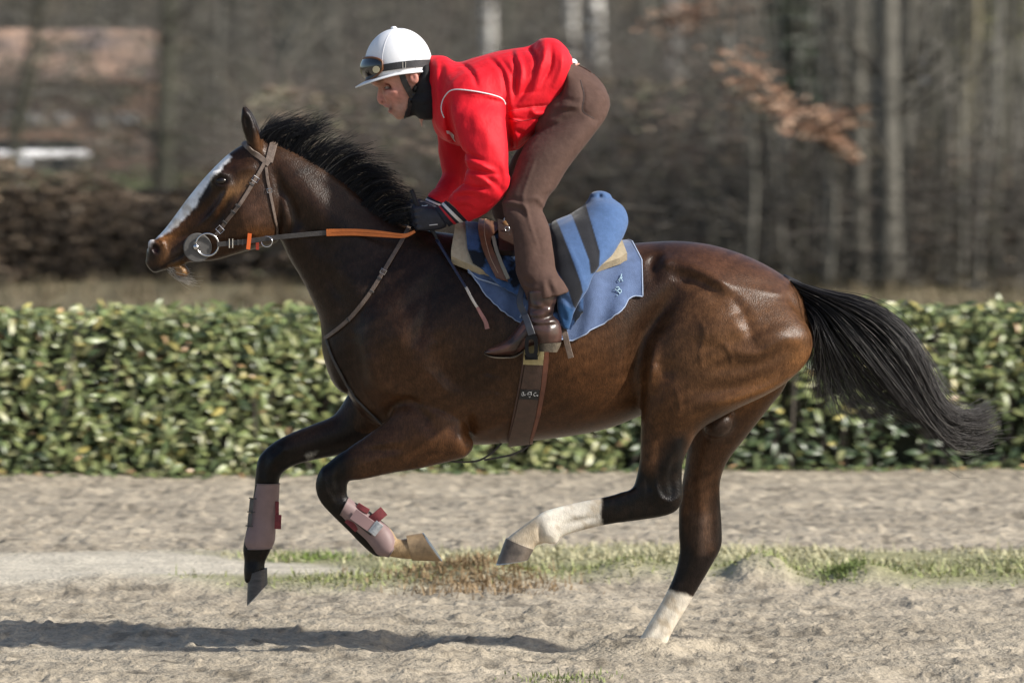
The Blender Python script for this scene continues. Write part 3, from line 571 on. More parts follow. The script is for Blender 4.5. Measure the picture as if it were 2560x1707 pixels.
spot('F', 770, 590, 170, 260, DK, .92, -30); spot('A1', 1350, 640, 260, 90, (.038, .019, .011), .8, 38); spot('F', 790, 850, 60, 150, (.022, .014, .011), .9); spot('F', 950, 860, 110, 100, (.105, .047, .022), .8); spot('F', 1000, 640, 110, 110, DK, .8); spot('F', 1350, 880, 130, 110, (.115, .047, .017), .85); spot('F', 1490, 700, 60, 150, DK, .8, 20); spot('F', 1180, 980, 120, 40, (.085, .034, .014), .8)
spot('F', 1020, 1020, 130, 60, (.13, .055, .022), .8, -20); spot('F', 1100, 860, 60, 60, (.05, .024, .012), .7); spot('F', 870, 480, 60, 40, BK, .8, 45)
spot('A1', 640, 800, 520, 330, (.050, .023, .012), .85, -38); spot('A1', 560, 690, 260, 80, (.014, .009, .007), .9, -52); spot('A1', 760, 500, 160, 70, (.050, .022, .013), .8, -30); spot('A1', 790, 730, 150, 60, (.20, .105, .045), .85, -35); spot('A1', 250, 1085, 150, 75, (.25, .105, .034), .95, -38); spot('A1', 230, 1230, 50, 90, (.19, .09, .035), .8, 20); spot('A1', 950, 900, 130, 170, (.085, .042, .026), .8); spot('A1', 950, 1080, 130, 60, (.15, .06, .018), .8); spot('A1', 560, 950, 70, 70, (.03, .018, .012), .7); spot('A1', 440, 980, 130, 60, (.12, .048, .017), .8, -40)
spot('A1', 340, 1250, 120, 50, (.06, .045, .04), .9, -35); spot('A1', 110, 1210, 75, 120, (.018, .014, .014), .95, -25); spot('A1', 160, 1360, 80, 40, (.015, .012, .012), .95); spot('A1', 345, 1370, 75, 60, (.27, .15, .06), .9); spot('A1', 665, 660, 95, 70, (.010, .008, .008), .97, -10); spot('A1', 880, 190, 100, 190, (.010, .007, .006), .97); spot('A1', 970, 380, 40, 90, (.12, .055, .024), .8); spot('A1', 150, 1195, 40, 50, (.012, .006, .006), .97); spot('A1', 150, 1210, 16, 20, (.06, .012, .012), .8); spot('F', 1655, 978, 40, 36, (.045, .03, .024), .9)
far = V[:, 1] > .055
def band(poly_zid, poly, col, soft=10, side=None, a=1.0):
    global C
    m = poly_mask(Pw, NP(poly_zid, poly), soft)
    if side == 'near': m = m * (V[:, 1] < .02)
    if side == 'far': m = m * far
    C = C * (1 - a * m[:, None]) + np.array(col) * a * m[:, None]
band('F', [(880, 930), (560, 1060), (540, 1420), (690, 1420), (690, 1110), (900, 1040)], (.020, .013, .011), 60, 'far')
band('F', [(660, 1000), (560, 1000), (540, 1420), (660, 1420), (690, 1090)], BK, 50, 'far')
band('F', [(800, 1020), (700, 1040), (690, 1180), (840, 1310), (900, 1300), (880, 1160), (815, 1120)], BK, 40, 'near')
band('F', [(895, 1210), (880, 1295), (1020, 1300), (1020, 1210)], (.36, .25, .14), 14, 'near')
band('F', [(1440, 1090), (1450, 1060), (1500, 1090), (1545, 1000), (1580, 990), (1580, 1220), (1370, 1220), (1375, 1120)], BK, 30, 'near')
band('F', [(1386, 1120), (1378, 1160), (1384, 1220), (1120, 1310), (1120, 1200)], (.70, .65, .56), 8, 'near')
band('F', [(1232, 1182), (1262, 1260), (1240, 1270), (1150, 1246)], (.40, .32, .22), 26, 'near', .8)
band('F', [(1545, 1160), (1575, 1190), (1600, 1260), (1630, 1260), (1645, 1150), (1680, 1130), (1680, 1360), (1500, 1400), (1540, 1250)], (.014, .010, .009), 44, 'far'); band('F', [(1590, 1180), (1625, 1180), (1622, 1270), (1600, 1270)], (.085, .058, .046), 26, 'far', .7)
band('F', [(1500, 1330), (1540, 1355), (1600, 1372), (1560, 1500), (1480, 1600), (1350, 1560), (1450, 1450)], (.70, .64, .54), 8, 'far')
band('A4', [(560, 440), (600, 420), (665, 412), (640, 445), (590, 470)], (.26, .25, .22), 6, 'far', .8)
band('A1', [(705, 455), (560, 545), (420, 700), (260, 880), (100, 1110), (60, 1150), (110, 1150), (265, 1060), (345, 1005), (450, 880), (530, 755), (585, 650), (670, 570), (750, 480)], (.80, .79, .78), 6)
band('A1', [(60, 1180), (120, 1120), (140, 1140), (95, 1215)], (.45, .43, .44), 10); band('A1', [(205, 1335), (310, 1277), (405, 1205), (400, 1222), (315, 1292), (215, 1350)], (.012, .008, .007), 6)
bl_ = (np.clip(1 - C.sum(1) / .05, 0, 1) * np.clip(.35 + .8 * wob(P, 13, 21), 0, 1.2))[:, None]; C = C + np.array([.016, .009, .0055]) * bl_
# flecks and damp hair on neck and shoulder
fl = np.clip(wob(P, 7, 11) * wob(P, 16, 12) * 2, 0, 1) * np.clip(1 - np.hypot((P[:, 0] - 960) / 240, (P[:, 1] - 720) / 220), 0, 1)
C = C * (1 - .6 * fl[:, None]) + np.array([.07, .045, .033]) * .6 * fl[:, None]
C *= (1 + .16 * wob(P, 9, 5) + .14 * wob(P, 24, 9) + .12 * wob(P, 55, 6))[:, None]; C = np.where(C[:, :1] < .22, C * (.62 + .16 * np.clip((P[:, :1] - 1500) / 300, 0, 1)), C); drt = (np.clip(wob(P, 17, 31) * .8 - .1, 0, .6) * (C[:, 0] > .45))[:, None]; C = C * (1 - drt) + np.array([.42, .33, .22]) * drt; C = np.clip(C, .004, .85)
def coat_material():
    m = mat('horse_coat', (.1, .05, .02), rough=.31, spec=.20, attr='coat', vary=.28, vscale=48, hair=.34, bump=.5, bscale=260, stretch=(1, 1, .5), bdist=.003)
    return m
HORSE = thing('horse', (W('F', 1495, 1480, .13)[0], .13, 0), 'dark bay racehorse galloping with a white blaze and white hind socks', 'horse')
M_coat = coat_material()
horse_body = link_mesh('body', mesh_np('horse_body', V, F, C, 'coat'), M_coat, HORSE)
def surf(zid, x, y, off=0.0, Y0=-.15, fld=None):
    """the point of a body's near side seen at a pixel, lifted off it by off; and its normal"""
    fl_ = fld or hf; Y = Y0
    if not hasattr(fl_, 'YN'): fl_.YN = fl_.near()
    for _ in range(5):
        p = W(zid, x, y, Y); i = int(np.clip(round((p[0] - fl_.lo[0]) / fl_.h), 0, fl_.n[0] - 1)); k = int(np.clip(round((p[2] - fl_.lo[2]) / fl_.h), 0, fl_.n[2] - 1))
        q = fl_.YN[i, k]
        if np.isnan(q):
            w = fl_.YN[max(i - 5, 0):i + 6, max(k - 5, 0):k + 6]; q = np.nanmax(w) if np.isfinite(w).any() else Y
        Y = q
    p = W(zid, x, y, Y); n = fl_.grad(p[None])[0]
    for _ in range(3): p = p - n * fl_.sample(p[None])[0] * .7
    return p + n * off, n
def strap_on(zid, pts, width, mat_, parent, name='strap', thick=.004, off=.002, n=30, mb=None, fld=None):
    q = spl([(a, b, 0) for a, b in pts], n); S = [surf(zid, a, b, off, fld=fld) for a, b, _ in q]
    P_ = np.array([s[0] for s in S]); N_ = np.array([s[1] for s in S])
    for _ in range(2):
        P_[1:-1] = (P_[:-2] + 2 * P_[1:-1] + P_[2:]) / 4; N_[1:-1] = (N_[:-2] + 2 * N_[1:-1] + N_[2:]) / 4
    m = mb or MB(); m.strip(P_, N_, width / 2, thick)
    return m if mb is not None else m.build(name, mat_, parent, 'auto')
def rings(secs, n=20, e=2.0, mb=None, sub=None, cap=True):
    """elliptical rings between pairs of edge points"""
    S = np.array(secs, float)
    if sub: S = spl(np.hstack([(S[:, :2] + S[:, 2:4]) / 2, S[:, 5:6], S]), sub)[:, 3:]
    V_ = []; F_ = []
    for r in S:
        T, B, w, yc = r[:2], r[2:4], r[4], r[5]; c = (T + B) / 2; a = (T - B) / 2
        for j in range(n):
            q = 2 * math.pi * j / n; co, si = math.cos(q), math.sin(q); co = math.copysign(abs(co) ** (2 / e), co); si = math.copysign(abs(si) ** (2 / e), si)
            p = c + a * co; V_.append((p[0], yc + w * si, p[1]))
    for i in range(len(S) - 1):
        for j in range(n): F_.append((i * n + j, i * n + (j + 1) % n, (i + 1) * n + (j + 1) % n, (i + 1) * n + j))
    if cap: F_ += [tuple(range(n)), tuple((len(S) - 1) * n + j for j in range(n))]
    m = mb or MB(); m.add(V_, F_); return m
M_hoof_dark = mat('hoof_dark', (.055, .05, .048), .45, vary=.5, vscale=18, stretch=(1, 1, 4), bump=.3, bscale=90)
M_hoof_pale = mat('hoof_pale', (.27, .19, .11), .5, vary=.45, vscale=16, bump=.3, bscale=80)
M_hoof_mix = mat('hoof_striped', (.13, .105, .085), .4, vary=.6, vscale=14, bump=.3, bscale=80)
M_shoe = mat('horseshoe_steel', (.45, .45, .46), .35, metal=1)
def hoof(zid, top, sole, w0, w1, yc, m_, mid=None):
    s0 = sec(zid, *top, w0, yc); s1 = sec(zid, *sole, w1, yc); s0 = np.array(s0); s1 = np.array(s1)
    o = rings([s0 + (s0 - s1) * .06, s0, s0 * .5 + s1 * .5, s1], 28, e=2.3, sub=10).build('hoof', m_, HORSE, 'auto')
    d = (s1 - s0); d = d / np.linalg.norm(d[:4]) * .012; a = s1 + d * .02; b = s1 + d * .5
    for q in (a, b): q[4] = w1 * .985
    rings([a, b], 28, e=2.3).build('horseshoe', M_shoe, o, 'auto')
    return o
hoof('A5', ((150, 826), (318, 888)), ((97, 968), (288, 944)), .046, .055, -.16, M_hoof_mix)
hoof('A4', ((1330, 1178), (1282, 1000)), ((1518, 1182), (1388, 984)), .041, .054, -.145, M_hoof_pale)
hoof('A4', ((166, 1284), (302, 1234)), ((160, 1488), (306, 1338)), .041, .052, .125, M_hoof_dark)
hoof('F', ((1402, 1506), (1446, 1552)), ((1352, 1546), (1420, 1590)), .044, .052, .13, M_hoof_dark)
# eyes
M_eye = mat('horse_eye', (.008, .005, .004), .12, spec=.5)
for sy in (-1, 1):
    mb = MB(); c = W('A1', 668, 667, sy * .077); st = 14; Vv = []; Ff = []
    for i in range(st + 1):
        for j in range(24):
            a = math.pi * i / st; b = 2 * math.pi * j / 24; Vv.append(c + np.array([.022 * math.sin(a) * math.cos(b), .0165 * math.cos(a), .0165 * math.sin(a) * math.sin(b)]))
    for i in range(st):
        for j in range(24): Ff.append((i * 24 + j, i * 24 + (j + 1) % 24, (i + 1) * 24 + (j + 1) % 24, (i + 1) * 24 + j))
    mb.add(Vv, Ff).build('eye', M_eye, HORSE, True)

# ---- hair: strands as thin three-sided tubes
def strands(paths, r0, r1, shade, name, m_, parent, tip=None):
    """paths (n, k, 3)"""
    Pt = np.array(paths, float); n, k, _ = Pt.shape; T = np.gradient(Pt, axis=1); T /= np.linalg.norm(T, axis=2, keepdims=True) + 1e-9
    a = np.cross(T, np.array([0.1, 1, .05])); a /= np.linalg.norm(a, axis=2, keepdims=True) + 1e-9; b = np.cross(T, a)
    t = np.linspace(0, 1, k); r = (np.broadcast_to(r0, (n,))[:, None] * (1 - t) + np.broadcast_to(r1, (n,))[:, None] * t)[:, :, None]
    V_ = np.stack([Pt + r * (a * math.cos(q) + b * math.sin(q)) for q in (0, 2.094, 4.189)], 2).reshape(-1, 3)
    i = np.arange(n)[:, None, None] * k * 3; s_ = np.arange(k - 1)[None, :, None] * 3; j = np.arange(3)[None, None, :]; j2 = (j + 1) % 3
    F_ = np.stack([i + s_ + j, i + s_ + j2, i + s_ + 3 + j2, i + s_ + 3 + j], -1).reshape(-1, 4)
    cols = np.repeat(np.repeat(np.array(shade)[:, None, :], k, 1), 3, 1).reshape(-1, 3)
    if tip is not None: cols = cols + np.repeat(np.tile(np.linspace(0, 1, k) ** 3, n), 3)[:, None] * np.array(tip)
    return link_mesh(name, mesh_np(name, V_, F_, cols, 'tint'), m_, parent)
M_hair = mat('horse_hair', (.02, .018, .018), .36, spec=.22, attr='tint')
def hair_cols(n, base=(.011, .010, .011), sp=.5, grey=.0):
    g = rng.uniform(1 - sp, 1 + sp, (n, 1)); c = np.array(base) * g; k = rng.random(n) < grey; c[k] = np.array([.09, .085, .08]) * rng.uniform(.5, 1.3, (k.sum(), 1)); return c
guides = [[(955, 315), (1150, 385), (1350, 432), (1500, 512), (1620, 630), (1712, 800), (1780, 950), (1880, 1050), (2000, 1050), (2095, 985)],
          [(965, 335), (1150, 405), (1330, 475), (1480, 575), (1600, 715), (1690, 880), (1760, 1020), (1860, 1120), (2000, 1150), (2150, 1105)],
          [(985, 365), (1140, 440), (1280, 550), (1400, 690), (1520, 850), (1620, 980), (1720, 1100), (1830, 1225), (1950, 1272), (2110, 1200)],
          [(1000, 395), (1110, 470), (1200, 590), (1300, 730), (1400, 850), (1490, 950), (1560, 1000), (1640, 1030), (1720, 1050), (1790, 1060)],
          [(1010, 425), (1090, 495), (1150, 610), (1210, 740), (1270, 850), (1310, 920), (1345, 970), (1380, 1000), (1410, 1020), (1440, 1025)],
          [(1020, 440), (1080, 520), (1110, 620), (1125, 720), (1140, 800), (1150, 860), (1165, 910), (1180, 950), (1190, 985), (1210, 1010)],
          [(1022, 450), (1070, 530), (1085, 620), (1075, 700), (1060, 750), (1050, 790), (1045, 815), (1040, 825), (1045, 830), (1055, 825)]]
GD = np.array([[W('A6', x, y, 0) for x, y in spl([(a, b, 0) for a, b in g], 22)[:, :2]] for g in guides])
paths = []
for i in range(1900):
    s_ = (rng.random() ** 1.9) * 6 if i % 3 else rng.uniform(0, 2.6); i0 = min(int(s_), 5); f_ = s_ - i0
    if s_ > 2.7 and rng.random() < .45: s_ = rng.uniform(0, 2.4); i0 = int(s_); f_ = s_ - i0
    if i % 3: f_ = np.clip(round(f_ * 5) / 5 + rng.normal(0, .045), -.05, 1.05)      # locks
    pth = GD[i0] * (1 - f_) + GD[i0 + 1] * f_; L = rng.uniform(.6, 1.0) if rng.random() < .45 else rng.uniform(.93, 1.0)
    k_ = 16; tt = np.linspace(0, L * 20.8, k_); a = np.clip(tt.astype(int), 0, 20); fr = (tt - a)[:, None]; pth = pth[a] * (1 - fr) + pth[a + 1] * fr
    u = np.linspace(0, 1, k_); sprd = .006 + .03 * np.sin(np.clip(u * 1.15, 0, 1) * math.pi) + .02 * u; ang = rng.uniform(0, 6.28)
    pth[:, 1] += rng.normal() * (.018 + .045 * np.sin(np.clip(u * 1.1, 0, 1) * math.pi)) + .02 * np.sin(u * 5 + ang) * u
    pth[:, 0] += np.cos(ang) * rng.random() * sprd * .5 + .006 * np.sin(u * rng.uniform(5, 12) + ang) * u; pth[:, 2] += np.sin(ang) * rng.random() * sprd * .5 + .007 * np.sin(u * rng.uniform(5, 12) + ang * 2) * u
    if rng.random() < .16: pth[:, [0, 2]] += (u ** 2)[:, None] * rng.normal(0, .04, 2)
    paths.append(pth)
tc = hair_cols(1900, (.013, .012, .013), sp=.6, grey=.22)
for i in range(420):                                                      # loose fringe under the tail
    s_ = rng.uniform(3.0, 5.9); i0 = min(int(s_), 5); f_ = s_ - i0; pth = (GD[i0] * (1 - f_) + GD[i0 + 1] * f_)[np.linspace(0, 21, 16).astype(int)].copy(); u = np.linspace(0, 1, 16)
    ph_ = rng.uniform(0, 6.28); pth[:, 0] += .03 * u ** 2 * rng.normal() + .014 * np.sin(u * 9 + ph_) * u; pth[:, 2] += -.06 * u ** 2 * rng.random() + .012 * np.sin(u * 11 + ph_) * u; pth[:, 1] += rng.normal(0, .03) * u; paths.append(pth)
tc = np.vstack([tc, hair_cols(420, (.02, .019, .019), .5, .45)])
strands(paths, rng.uniform(.0010, .0019, 2320), .0005, tc, 'tail', M_hair, HORSE, (.075, .070, .066))
# dock
dk = spl([W('A6', 900, 330, 0), W('A6', 1000, 370, 0), W('A6', 1120, 430, 0), W('A6', 1250, 520, 0), W('A6', 1350, 640, 0)], 14)
MB().tube(dk, np.linspace(.034, .010, 14), 12).build('tail_dock', mat('dock_hair', (.013, .011, .011), .5, vary=.4, vscale=80, bump=.4, bscale=200), HORSE, True)
# mane: (root, middle, tip) along the crest
mg = [((905, 360), (985, 200), (1180, 115)), ((1000, 400), (1080, 200), (1290, 150)), ((1130, 395), (1220, 250), (1420, 170)), ((1260, 465), (1360, 320), (1470, 190)), ((1390, 540), (1520, 380), (1640, 285)), ((1500, 610), (1660, 430), (1800, 370)),
      ((1600, 680), (1770, 500), (1965, 565)), ((1690, 770), (1850, 570), (1985, 610)), ((1760, 840), (1930, 640), (2060, 680)), ((1830, 910), (2000, 730), (2150, 770)), ((1895, 985), (2060, 860), (2180, 850)), ((1990, 1050), (2120, 960), (2200, 930))]
MG = np.array([[W('A1', *p, 0) for p in g] for g in mg]); paths = []; nm = 3000
for i in range(nm):
    s_ = rng.random() * 10.999; i0 = int(s_); f_ = s_ - i0; g = MG[i0] * (1 - f_) + MG[i0 + 1] * f_
    lk = math.sin(s_ * 8.1) * .7 + math.sin(s_ * 19.0) * .3; L = rng.uniform(.35, 1.0) if rng.random() < .85 else rng.uniform(.95, 1.2)
    side = rng.choice([-1, 1]) * rng.random() ** .5 * (.028 if s_ < 8 else .05); k_ = 11; u = np.linspace(0, 1, k_) * L
    q = np.array([(1 - t) ** 2 * g[0] + 2 * t * (1 - t) * g[1] + t * t * g[2] for t in u])
    ang = rng.uniform(0, 6.28); q[:, 0] += u * (lk * .034 + rng.normal(0, .013)) + .006 * np.sin(u * 8 + ang) * u; q[:, 2] += u * (-lk * .020 + rng.normal(0, .012) + (.02 if 2.2 < s_ < 3.0 else -.018 if 3.2 < s_ < 4.2 else 0)) - .055 * (u ** 2) * rng.random(); q[:, 0] += .03 * u ** 2 * rng.random()
    q[:, 2] -= (1 - u) * rng.random() * .016; q[:, 1] = side * (1 - .2 * u) + rng.normal(0, .02) * u + (.015 if rng.random() < .5 else -.01) * u
    paths.append(q)
strands(paths, rng.uniform(.0009, .0017, nm), .0004, hair_cols(nm, (.011, .0115, .014), .5, .06), 'mane', M_hair, HORSE)
paths = []
for i in range(170):                                                     # whiskers on lip and chin
    a = rng.uniform(0, 1); p0 = np.array(W('A1', 235 + 90 * a + rng.normal(0, 10), 1330 + 90 * a + rng.normal(0, 10), rng.uniform(-.03, .03)))
    ln = rng.uniform(.025, .075); dr = np.array([.45 + .5 * rng.random(), rng.normal(0, .2), -.75 + .4 * rng.random()]); u = np.linspace(0, 1, 7)[:, None]
    paths.append(p0 + dr * ln * u + np.array([.03, 0, .02]) * u ** 2 * rng.random())
strands(paths, .0009, .0004, np.tile([.5, .46, .40], (170, 1)) * rng.uniform(.6, 1.3, (170, 1)), 'whiskers', M_hair, HORSE)
# ================================================================ the rider
PERSON = thing('person', tuple(W('B8', 950, 1380, -.37)), 'person in red jacket and white helmet crouching forward over the horse', 'person')
M_skin = mat('skin', (.48, .25, .19), .5, spec=.4, attr='skin', vary=.06, vscale=120, bump=.12, bscale=500, trans=.12)
M_red = mat('red_jacket', (.66, .012, .024), .6, spec=.18, vary=.10, vscale=25, bump=.55, bscale=26, sheen=.05, bdist=.008, stretch=(1, 1, .55))
M_trouser = mat('brown_trousers', (.088, .053, .043), .8, spec=.12, vary=.14, vscale=40, bump=.45, bscale=30, bdist=.006, sheen=.04)
M_navy = mat('navy_knit', (.010, .013, .028), .75, vary=.3, vscale=90, bump=.4, bscale=300)
M_glove = mat('black_glove', (.020, .022, .034), .6, vary=.3, vscale=60, bump=.4, bscale=150)
M_whiteknit = mat('white_knit', (.72, .72, .74), .8, vary=.06, bump=.3, bscale=300)
M_redknit = mat('red_knit', (.45, .015, .03), .8, bump=.3, bscale=300)
M_black = mat('black_fleece', (.006, .006, .008), .85, vary=.3, vscale=60, bump=.5, bscale=160)
M_bootl = mat('boot_leather', (.075, .034, .026), .30, spec=.6, vary=.25, vscale=30, bump=.35, bscale=40, dark=((.02, .012, .01), 9, .48, .62))
M_sole = mat('boot_sole', (.10, .08, .055), .75, vary=.4, vscale=40, bump=.5, bscale=90)
M_plain_white = mat('white_cap_cloth', (.82, .83, .86), .55, spec=.3, vary=.03, vscale=60, bump=.1, bscale=40)
LO, HI = (-.60, -.46, .96), (.40, .40, 2.30)
torso = [((665, 300), (650, 725), .075), ((760, 306), (690, 880), .14), ((860, 348), (780, 950), .19), ((1000, 312), (960, 1000), .20), ((1150, 270), (1262, 1022), .195), ((1290, 250), (1410, 918), .185), ((1400, 226), (1525, 795), .18), ((1490, 172), (1605, 690), .172), ((1600, 176), (1672, 590), .162), ((1688, 255), (1698, 480), .135), ((1722, 330), (1706, 405), .085)]
arm = [((820, 590), (1200, 640), .06, -.16), ((795, 720), (1236, 770), .068, -.20), ((840, 880), (1250, 930), .070, -.225), ((895, 1020), (1258, 1080), .068, -.245), ((922, 1130), (1257, 1200), .065, -.255), ((915, 1210), (1232, 1315), .060, -.25), ((880, 1272), (1150, 1420), .056, -.235), ((820, 1332), (1040, 1505), .052, -.205), ((785, 1378), (945, 1552), .046, -.165)]
farm = [((700, 850), (960, 850), .06, .16), ((712, 1000), (960, 980), .062, .2), ((728, 1120), (940, 1130), .06, .215), ((738, 1190), (930, 1250), .055, .21), ((700, 1275), (890, 1345), .05, .17), ((628, 1355), (745, 1425), .042, .075)]
def legs(dx=0, sg=1):
    r = [('A2', (1985, 640), (1450, 880), .09, -.095), ('A2', (1962, 780), (1375, 955), .098, -.125), ('A2', (1832, 960), (1322, 1050), .092, -.17), ('A2', (1702, 1130), (1266, 1200), .084, -.205), ('A2', (1602, 1290), (1216, 1330), .075, -.235), ('A3', (1285, 165), (898, 222), .068, -.25),
         ('A3', (1240, 285), (915, 330), .060, -.275), ('A3', (1290, 430), (975, 450), .060, -.30), ('A3', (1315, 600), (1000, 600), .058, -.32), ('A3', (1340, 770), (1010, 780), .058, -.335), ('A3', (1402, 858), (1062, 905), .060, -.345), ('A3', (1450, 938), (1114, 1030), .062, -.35)]
    o = []
    for i, (z, t, b, w, y) in enumerate(r):
        d = dx * ZOOM[z][2] * min(1, i / 4); o.append(sec(z, (t[0] - d, t[1]), (b[0] - d, b[1]), w, y * sg))
    return o
pelvis = [sec('A2', (1700, 300), (1640, 560), .13, 0), sec('A2', (1745, 362), (1620, 680), .15, 0), sec('A2', (1865, 432), (1570, 780), .165, 0), sec('A2', (1958, 540), (1480, 870), .165, 0), sec('A2', (1982, 650), (1420, 930), .15, 0)]
# head (bare parts show between helmet and neck warmer); body under the clothes: one skin
bf = Field(LO, HI, .0045)
hd = [((235, 640), (1040, 600), .074), ((228, 800), (1050, 690), .076), ((246, 888), (1040, 790), .076), ((318, 958), (1010, 900), .072), ((345, 1075), (950, 1000), .066), ((385, 1195), (900, 1100), .058), ((428, 1300), (860, 1200), .050), ((555, 1395), (800, 1310), .038)]
bf.loft([sec('A8', t, b, w, 0) for t, b, w in hd], k=.008, e=2.3, cap=.4)
bf.ell(W('A8', 240, 890, 0), (.020, .055, .012), R(-20), k=.012)
bf.ell(W('A8', 480, 1075, -.046), (.032, .020, .026), R(-40), k=.02); bf.ell(W('A8', 480, 1075, .046), (.032, .020, .026), R(-40), k=.02)
bf.loft([sec('A8', (285, 935), (390, 930), .009, 0), sec('A8', (262, 1050), (400, 1050), .012, 0), sec('A8', (252, 1135), (405, 1130), .016, 0), sec('A8', (276, 1186), (395, 1184), .014, 0)], k=.008, cap=.6)
for sy in (-1, 1): bf.ell(W('A8', 350, 1160, sy * .014), (.011, .008, .009), 0, k=.006)
bf.ell(W('A8', 400, 1238, 0), (.012, .026, .007), R(-20), k=.006); bf.ell(W('A8', 462, 1318, 0), (.011, .022, .008), R(-20), k=.006); bf.ell(W('A8', 575, 1375, 0), (.020, .024, .014), R(-30), k=.012)
bf.loft([sec('A8', (400, 1262), (415, 1284), .02, 0), sec('A8', (510, 1262), (500, 1300), .022, 0)], k=.004, sub=True)
for sy in (-1, 1):
    bf.ell(W('A8', 390, 945, sy * .047), (.022, .018, .013), R(-10), k=.010, sub=True)
    bf.ell(W('A8', 330, 905, sy * .035), (.020, .018, .008), R(-25), k=.008)
    bf.ell(W('A8', 815, 815, sy * .080), (.017, .011, .023), R(15), k=.006)                     # ears
    bf.ell(W('A8', 800, 805, sy * .093), (.009, .008, .014), R(15), k=.004, sub=True)
bf.loft([sec('A8', (700, 1000), (1090, 860), .055, 0), sec('A8', (780, 1250), (1130, 1100), .058, 0), sec('A2', (760, 470), (690, 700), .055, 0)], k=.02)
bf.loft([sec('A2', t, b, w, 0) for t, b, w in torso[2:]], k=.02, grow=-.028, cap=.05)
bf.loft([sec('A2', t, b, w, y) for t, b, w, y in arm], k=.02, grow=-.024, cap=.05); bf.loft([sec('A2', t, b, w, y) for t, b, w, y in farm], k=.02, grow=-.024, cap=.05)
bf.loft(pelvis, k=.03, grow=-.035); bf.loft(legs()[:-1], k=.03, grow=-.032, cap=.05); bf.loft(legs(26, -1)[:-1], k=.03, grow=-.032, cap=.05)
bf.relief([('A8', [(395, 1110), (445, 1180), (440, 1240)], 3.5, -.005), ('A8', [(420, 1000), (500, 1030), (600, 1010)], 6, .005), ('A8', [(440, 1010), (480, 990)], 4, -.004), ('A8', [(470, 1110), (560, 1180), (600, 1260)], 9, -.006), ('A8', [(560, 1330), (640, 1300), (700, 1200)], 6, .004), ('A8', [(455, 965), (490, 975)], 3, -.003), ('A8', [(500, 1330), (540, 1350)], 4, -.004), ('A8', [(330, 1175), (345, 1178)], 3, -.006), ('A8', [(300, 880), (400, 850)], 4, .004)], y0=-.005, y1=-.02, Y=-.05)
V, F = bf.skin(2); Pp = proj(V)
Cs = np.tile([.50, .255, .195], (len(V), 1))
def sk(x, y, r, col, a):
    global Cs
    q = Pp - NP('A8', [(x, y)])[0]; w = (a * np.exp(-(q ** 2).sum(1) / (r / 6.03) ** 2))[:, None]; Cs = Cs * (1 - w) + np.array(col) * w
sk(520, 1080, 150, (.52, .20, .16), .6); sk(300, 1150, 90, (.52, .19, .15), .6); sk(430, 1245, 60, (.36, .13, .12), .6); sk(465, 1315, 45, (.42, .13, .12), .8); sk(300, 880, 70, (.20, .10, .05), .8); sk(640, 1330, 130, (.42, .25, .20), .5); sk(810, 800, 100, (.55, .20, .16), .6)
sk(460, 1280, 32, (.04, .01, .01), .95); sk(338, 1178, 16, (.10, .03, .025), .9); sk(600, 1300, 140, (.36, .225, .18), .55); sk(395, 945, 55, (.30, .13, .11), .7); sk(470, 990, 40, (.40, .17, .14), .6)
Cs = Cs * (1 + .10 * wob(Pp, 4, 41) + .08 * wob(Pp, 10, 42))[:, None]
link_mesh('body', mesh_np('rider_body', V, F, Cs, 'skin'), M_skin, PERSON)
M_ball = mat('eye_white', (.36, .31, .29), .2, spec=.4); M_iris = mat('iris', (.05, .035, .02), .1, spec=.7)
def ball(c, r, m_, parent, name, sc=(1, 1, 1)):
    me = bpy.data.meshes.new(name); bm = bmesh.new(); bmesh.ops.create_uvsphere(bm, u_segments=20, v_segments=14, radius=r)
    bmesh.ops.scale(bm, vec=sc, verts=bm.verts); bmesh.ops.translate(bm, vec=Vector(c), verts=bm.verts); bm.to_mesh(me); bm.free()
    return link_mesh(name, me, m_, parent)
for sy in (-1, 1):
    c = W('A8', 415, 947, sy * .029); e_ = ball(c, .0120, M_ball, PERSON, 'eye'); ball(c + np.array([-.0085, sy * .0045, .001]), .0062, M_iris, e_, 'iris')
    mb = MB(); mb.tube([W('A8', 350, 962, sy * .038), W('A8', 378, 930, sy * .0415), W('A8', 420, 926, sy * .042), W('A8', 458, 952, sy * .041)], [.002, .0042, .0042, .002], 6).build('eyelid', M_skin_l if 'M_skin_l' in globals() else mat('eyelid_skin', (.40, .19, .14), .5), e_, True)
    MB().tube([W('A8', 268, 898, sy * .028), W('A8', 330, 872, sy * .046), W('A8', 420, 868, sy * .056)], [.003, .0045, .0025], 6).build('eyebrow', mat('eyebrow_hair', (.10, .055, .025), .8), PERSON, True)

